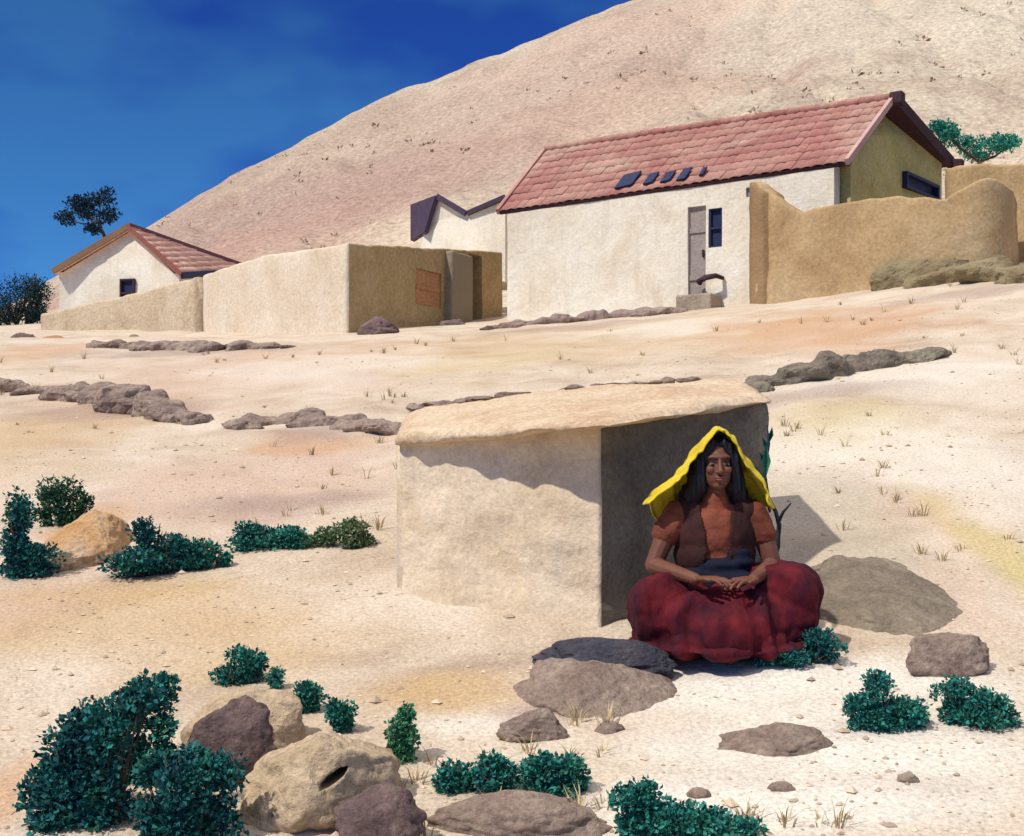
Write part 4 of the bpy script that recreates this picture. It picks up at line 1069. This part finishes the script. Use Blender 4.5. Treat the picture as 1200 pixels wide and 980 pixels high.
blob(bm, V((0, .0, .44)), (.172, .122, .132), 4); blob(bm, V((0, .0, .36)), (.166, .126, .13), 4); blob(bm, V((0, -.06, .43)), (.125, .066, .09))
cap(bm, (-.12, 0, .53), (.12, 0, .53), .066, .066)
me = remesh(bm, .007, 4)
bm = bmesh.new(); bm.from_mesh(me); bm.normal_update()
for v in bm.verts:
    p = v.co.copy(); v.co = p + v.normal * (.004 + .007 * fbm(p.x * 12, p.y * 12, p.z * 7, 3))
kill = [f for f in bm.faces if (lambda c: (c.y < -.02 and abs(c.x + .01) < .052 + .12 * max(0, c.z - .46) + .012 * nz(c.z * 14, 3.1)) or c.z < .25 or (abs(c.x) < .075 and c.z > .54))(f.calc_center_median())]
bmesh.ops.delete(bm, geom=kill, context='FACES')
bmesh.ops.solidify(bm, geom=bm.faces[:], thickness=.006)
link('vest', place(bm_mesh(bm, 'vest')), mat('dark_vest_cloth', [(.018, .008, .010), (.04, .013, .012), (.065, .022, .016)], 9, .4, 60, .9, .14, 240), woman, True)
# hair
bm = bmesh.new()
blob(bm, hc + V((0, .03, .025)), (.083, .088, .098)); 
blob(bm, hc + V((0, .06, -.05)), (.115, .065, .17)); blob(bm, V((0, .05, .60)), (.15, .06, .09))
for s in (-1, 1):
    cap(bm, hc + V((s * .025, -.045, .085)), hc + V((s * .066, -.035, .02)), .024, .026); cap(bm, hc + V((s * .066, -.035, .02)), hc + V((s * .078, -.01, -.09)), .028, .040)
    cap(bm, hc + V((s * .078, -.01, -.09)), V((s * .105, .0, .57)), .040, .036)
me = remesh(bm, .005, 3)
for v, nn_ in snap(me):
    p = v.co; v.co = p + nn_ * .003 * math.sin(p.x * 260 + p.z * 25)
link('hair', place(me), M['hair'], woman, True)
for s in (-1, 1):
    e = V((s * .030, -.076, -.0)) + hc
    bm = bmesh.new(); blob(bm, e + V((0, .004, 0)), (.0125, .010, .0048), 3); eo = link('eye', place(bm_mesh(bm, 'eye')), M['eyewhite'], woman, True)
    bm = bmesh.new(); blob(bm, e + V((0, -.0035, -.001)), (.0056, .0045, .0048), 2); link('iris', place(bm_mesh(bm, 'iris')), M['iris'], eo, True)
    bm = bmesh.new(); cap(bm, hc + V((s * .014, -.086, .020)), hc + V((s * .030, -.083, .0255)), .0035, .0035); cap(bm, hc + V((s * .030, -.083, .0255)), hc + V((s * .047, -.070, .019)), .0035, .002)
    link('eyebrow', place(bm_mesh(bm, 'brow')), M['hair'], woman, True)
bm = bmesh.new(); blob(bm, hc + V((0, -.0875, -.054)), (.019, .0075, .0052), 2); blob(bm, hc + V((0, -.0865, -.063)), (.016, .008, .0058), 2)
link('lips', place(bm_mesh(bm, 'lips')), M['lip'], woman, True)
# shawl: from the left shoulder up over the head and down the right shoulder
CX = [-.285, -.228, -.165, -.105, -.055, -.0, .045, .085, .130, .182, .212]
CZ = [.575, .63, .675, .745,   .815, .872, .845, .785, .715, .64, .56]
KS = [i / 10 for i in range(11)]
NS, NT = 90, 30
bm = bmesh.new(); g = []
for j in range(NT + 1):
    t = j / NT; row = []
    for i in range(NS + 1):
        s = i / NS; x = herm(KS, CX, s); z = herm(KS, CZ, s)
        hd_ = math.exp(-((s - .5) / .28) ** 2)
        out = V((x, 0, z - .66)).normalized()
        y = lerp(-.120 - .0 * (1 - hd_), .135, t)
        ex = .016 * math.sin(math.pi * min(1, t * 1.5)) - .055 * sst(.55, 1, t)
        fold = .009 * math.sin(s * 30 + 9 * t + 3 * nz(s * 5, t * 3)) * (1 - .5 * hd_) + .008 * fbm(s * 10, t * 5, 2, 3) + .004 * math.sin(s * 95 + 14 * t + 4 * nz(s * 9, t * 4))
        drop = -.30 * sst(.6, 1.0, t) * (.4 + hd_ * .6)
        p = V((x, y, z)) + out * (ex + fold) + V((0, .5 * fold, drop))
        if t > .75: p.x *= 1 - .15 * sst(.75, 1, t)
        row.append(bm.verts.new(p))
    g.append(row)
for j in range(NT):
    for i in range(NS): bm.faces.new((g[j][i], g[j][i + 1], g[j + 1][i + 1], g[j + 1][i]))
me = bm_mesh(bm, 'shawl')
o = bpy.data.objects.new('sh_tmp', me); COL.objects.link(o)
sm = o.modifiers.new('s', 'SOLIDIFY'); sm.thickness = .008; sm.offset = 0
ss = o.modifiers.new('u', 'SUBSURF'); ss.levels = 1; ss.render_levels = 1
bpy.context.view_layer.update(); me = eval_mesh(o); bpy.data.objects.remove(o)
link('shawl', place(me), M['yellow'], woman, True)

# ------------------------------------------------------------------ light, sky, camera
SUN_EL, SUN_AZ = 52.0, None
sd_ = Vector((-.66, -.52, 0)).normalized()
el = math.radians(SUN_EL)
to_sun = Vector((sd_.x * math.cos(el), sd_.y * math.cos(el), math.sin(el)))
sl = bpy.data.lights.new('sun', 'SUN'); sl.energy = 3.3; sl.angle = math.radians(1.2); sl.color = (1, .95, .86)
so = bpy.data.objects.new('sun', sl); COL.objects.link(so); so.location = to_sun * 50
so.rotation_euler = (-to_sun).to_track_quat('-Z', 'Y').to_euler()
W = bpy.data.worlds.new('World'); S.world = W; W.use_nodes = True
nt = W.node_tree; N = nt.nodes; L = nt.links; bg = N['Background']
sky = N.new('ShaderNodeTexSky'); sky.sky_type = 'NISHITA'; sky.sun_disc = False
sky.sun_elevation = el; sky.sun_rotation = math.atan2(to_sun.x, to_sun.y)
sky.altitude = 2500; sky.air_density = 1.0; sky.dust_density = 0.0; sky.ozone_density = 4.0
tc = N.new('ShaderNodeTexCoord')
no = N.new('ShaderNodeTexNoise'); no.inputs['Scale'].default_value = 5.0; no.inputs['Detail'].default_value = 3
mp = N.new('ShaderNodeMapping'); mp.inputs['Scale'].default_value = (1, 1, 2.2); mp.inputs['Location'].default_value = (.35, 0, .1)
L.new(tc.outputs['Generated'], mp.inputs[0]); L.new(mp.outputs[0], no.inputs['Vector'])
cr = N.new('ShaderNodeValToRGB'); cr.color_ramp.elements[0].position = .40; cr.color_ramp.elements[0].color = (.085, .215, .58, 1)
cr.color_ramp.elements[1].position = .60; cr.color_ramp.elements[1].color = (.19, .45, .66, 1)
L.new(no.outputs['Fac'], cr.inputs['Fac'])
mx = N.new('ShaderNodeMix'); mx.data_type = 'RGBA'; mx.blend_type = 'MULTIPLY'; mx.inputs[0].default_value = 1
L.new(sky.outputs[0], mx.inputs[6]); L.new(cr.outputs['Color'], mx.inputs[7])
sx = N.new('ShaderNodeSeparateXYZ'); L.new(tc.outputs['Generated'], sx.inputs[0])
hz = N.new('ShaderNodeMapRange'); hz.interpolation_type = 'SMOOTHSTEP'; hz.inputs[1].default_value = .45; hz.inputs[2].default_value = .85
L.new(sx.outputs['Z'], hz.inputs[0])
m2 = N.new('ShaderNodeMix'); m2.data_type = 'RGBA'; m2.inputs[7].default_value = (6, 5.8, 5.7, 1)  # overhead sky made pale and bright, out of view, as added fill light
L.new(hz.outputs[0], m2.inputs[0]); L.new(mx.outputs[2], m2.inputs[6])
L.new(m2.outputs[2], bg.inputs['Color']); bg.inputs['Strength'].default_value = .15
cam = bpy.data.cameras.new('camera'); co = bpy.data.objects.new('camera', cam); COL.objects.link(co)
cam.sensor_width = 36; cam.lens = 36 * F / 1200; cam.shift_y = (HOR - 490) / 1200
co.location = (0, 0, EYE); co.rotation_euler = (math.pi / 2, 0, 0); cam.clip_end = 4000; cam.clip_start = .05
S.camera = co
S.view_settings.view_transform = 'Standard'; S.view_settings.look = 'None'; S.view_settings.exposure = .16; S.view_settings.gamma = 1
S.view_settings.use_curve_mapping = False
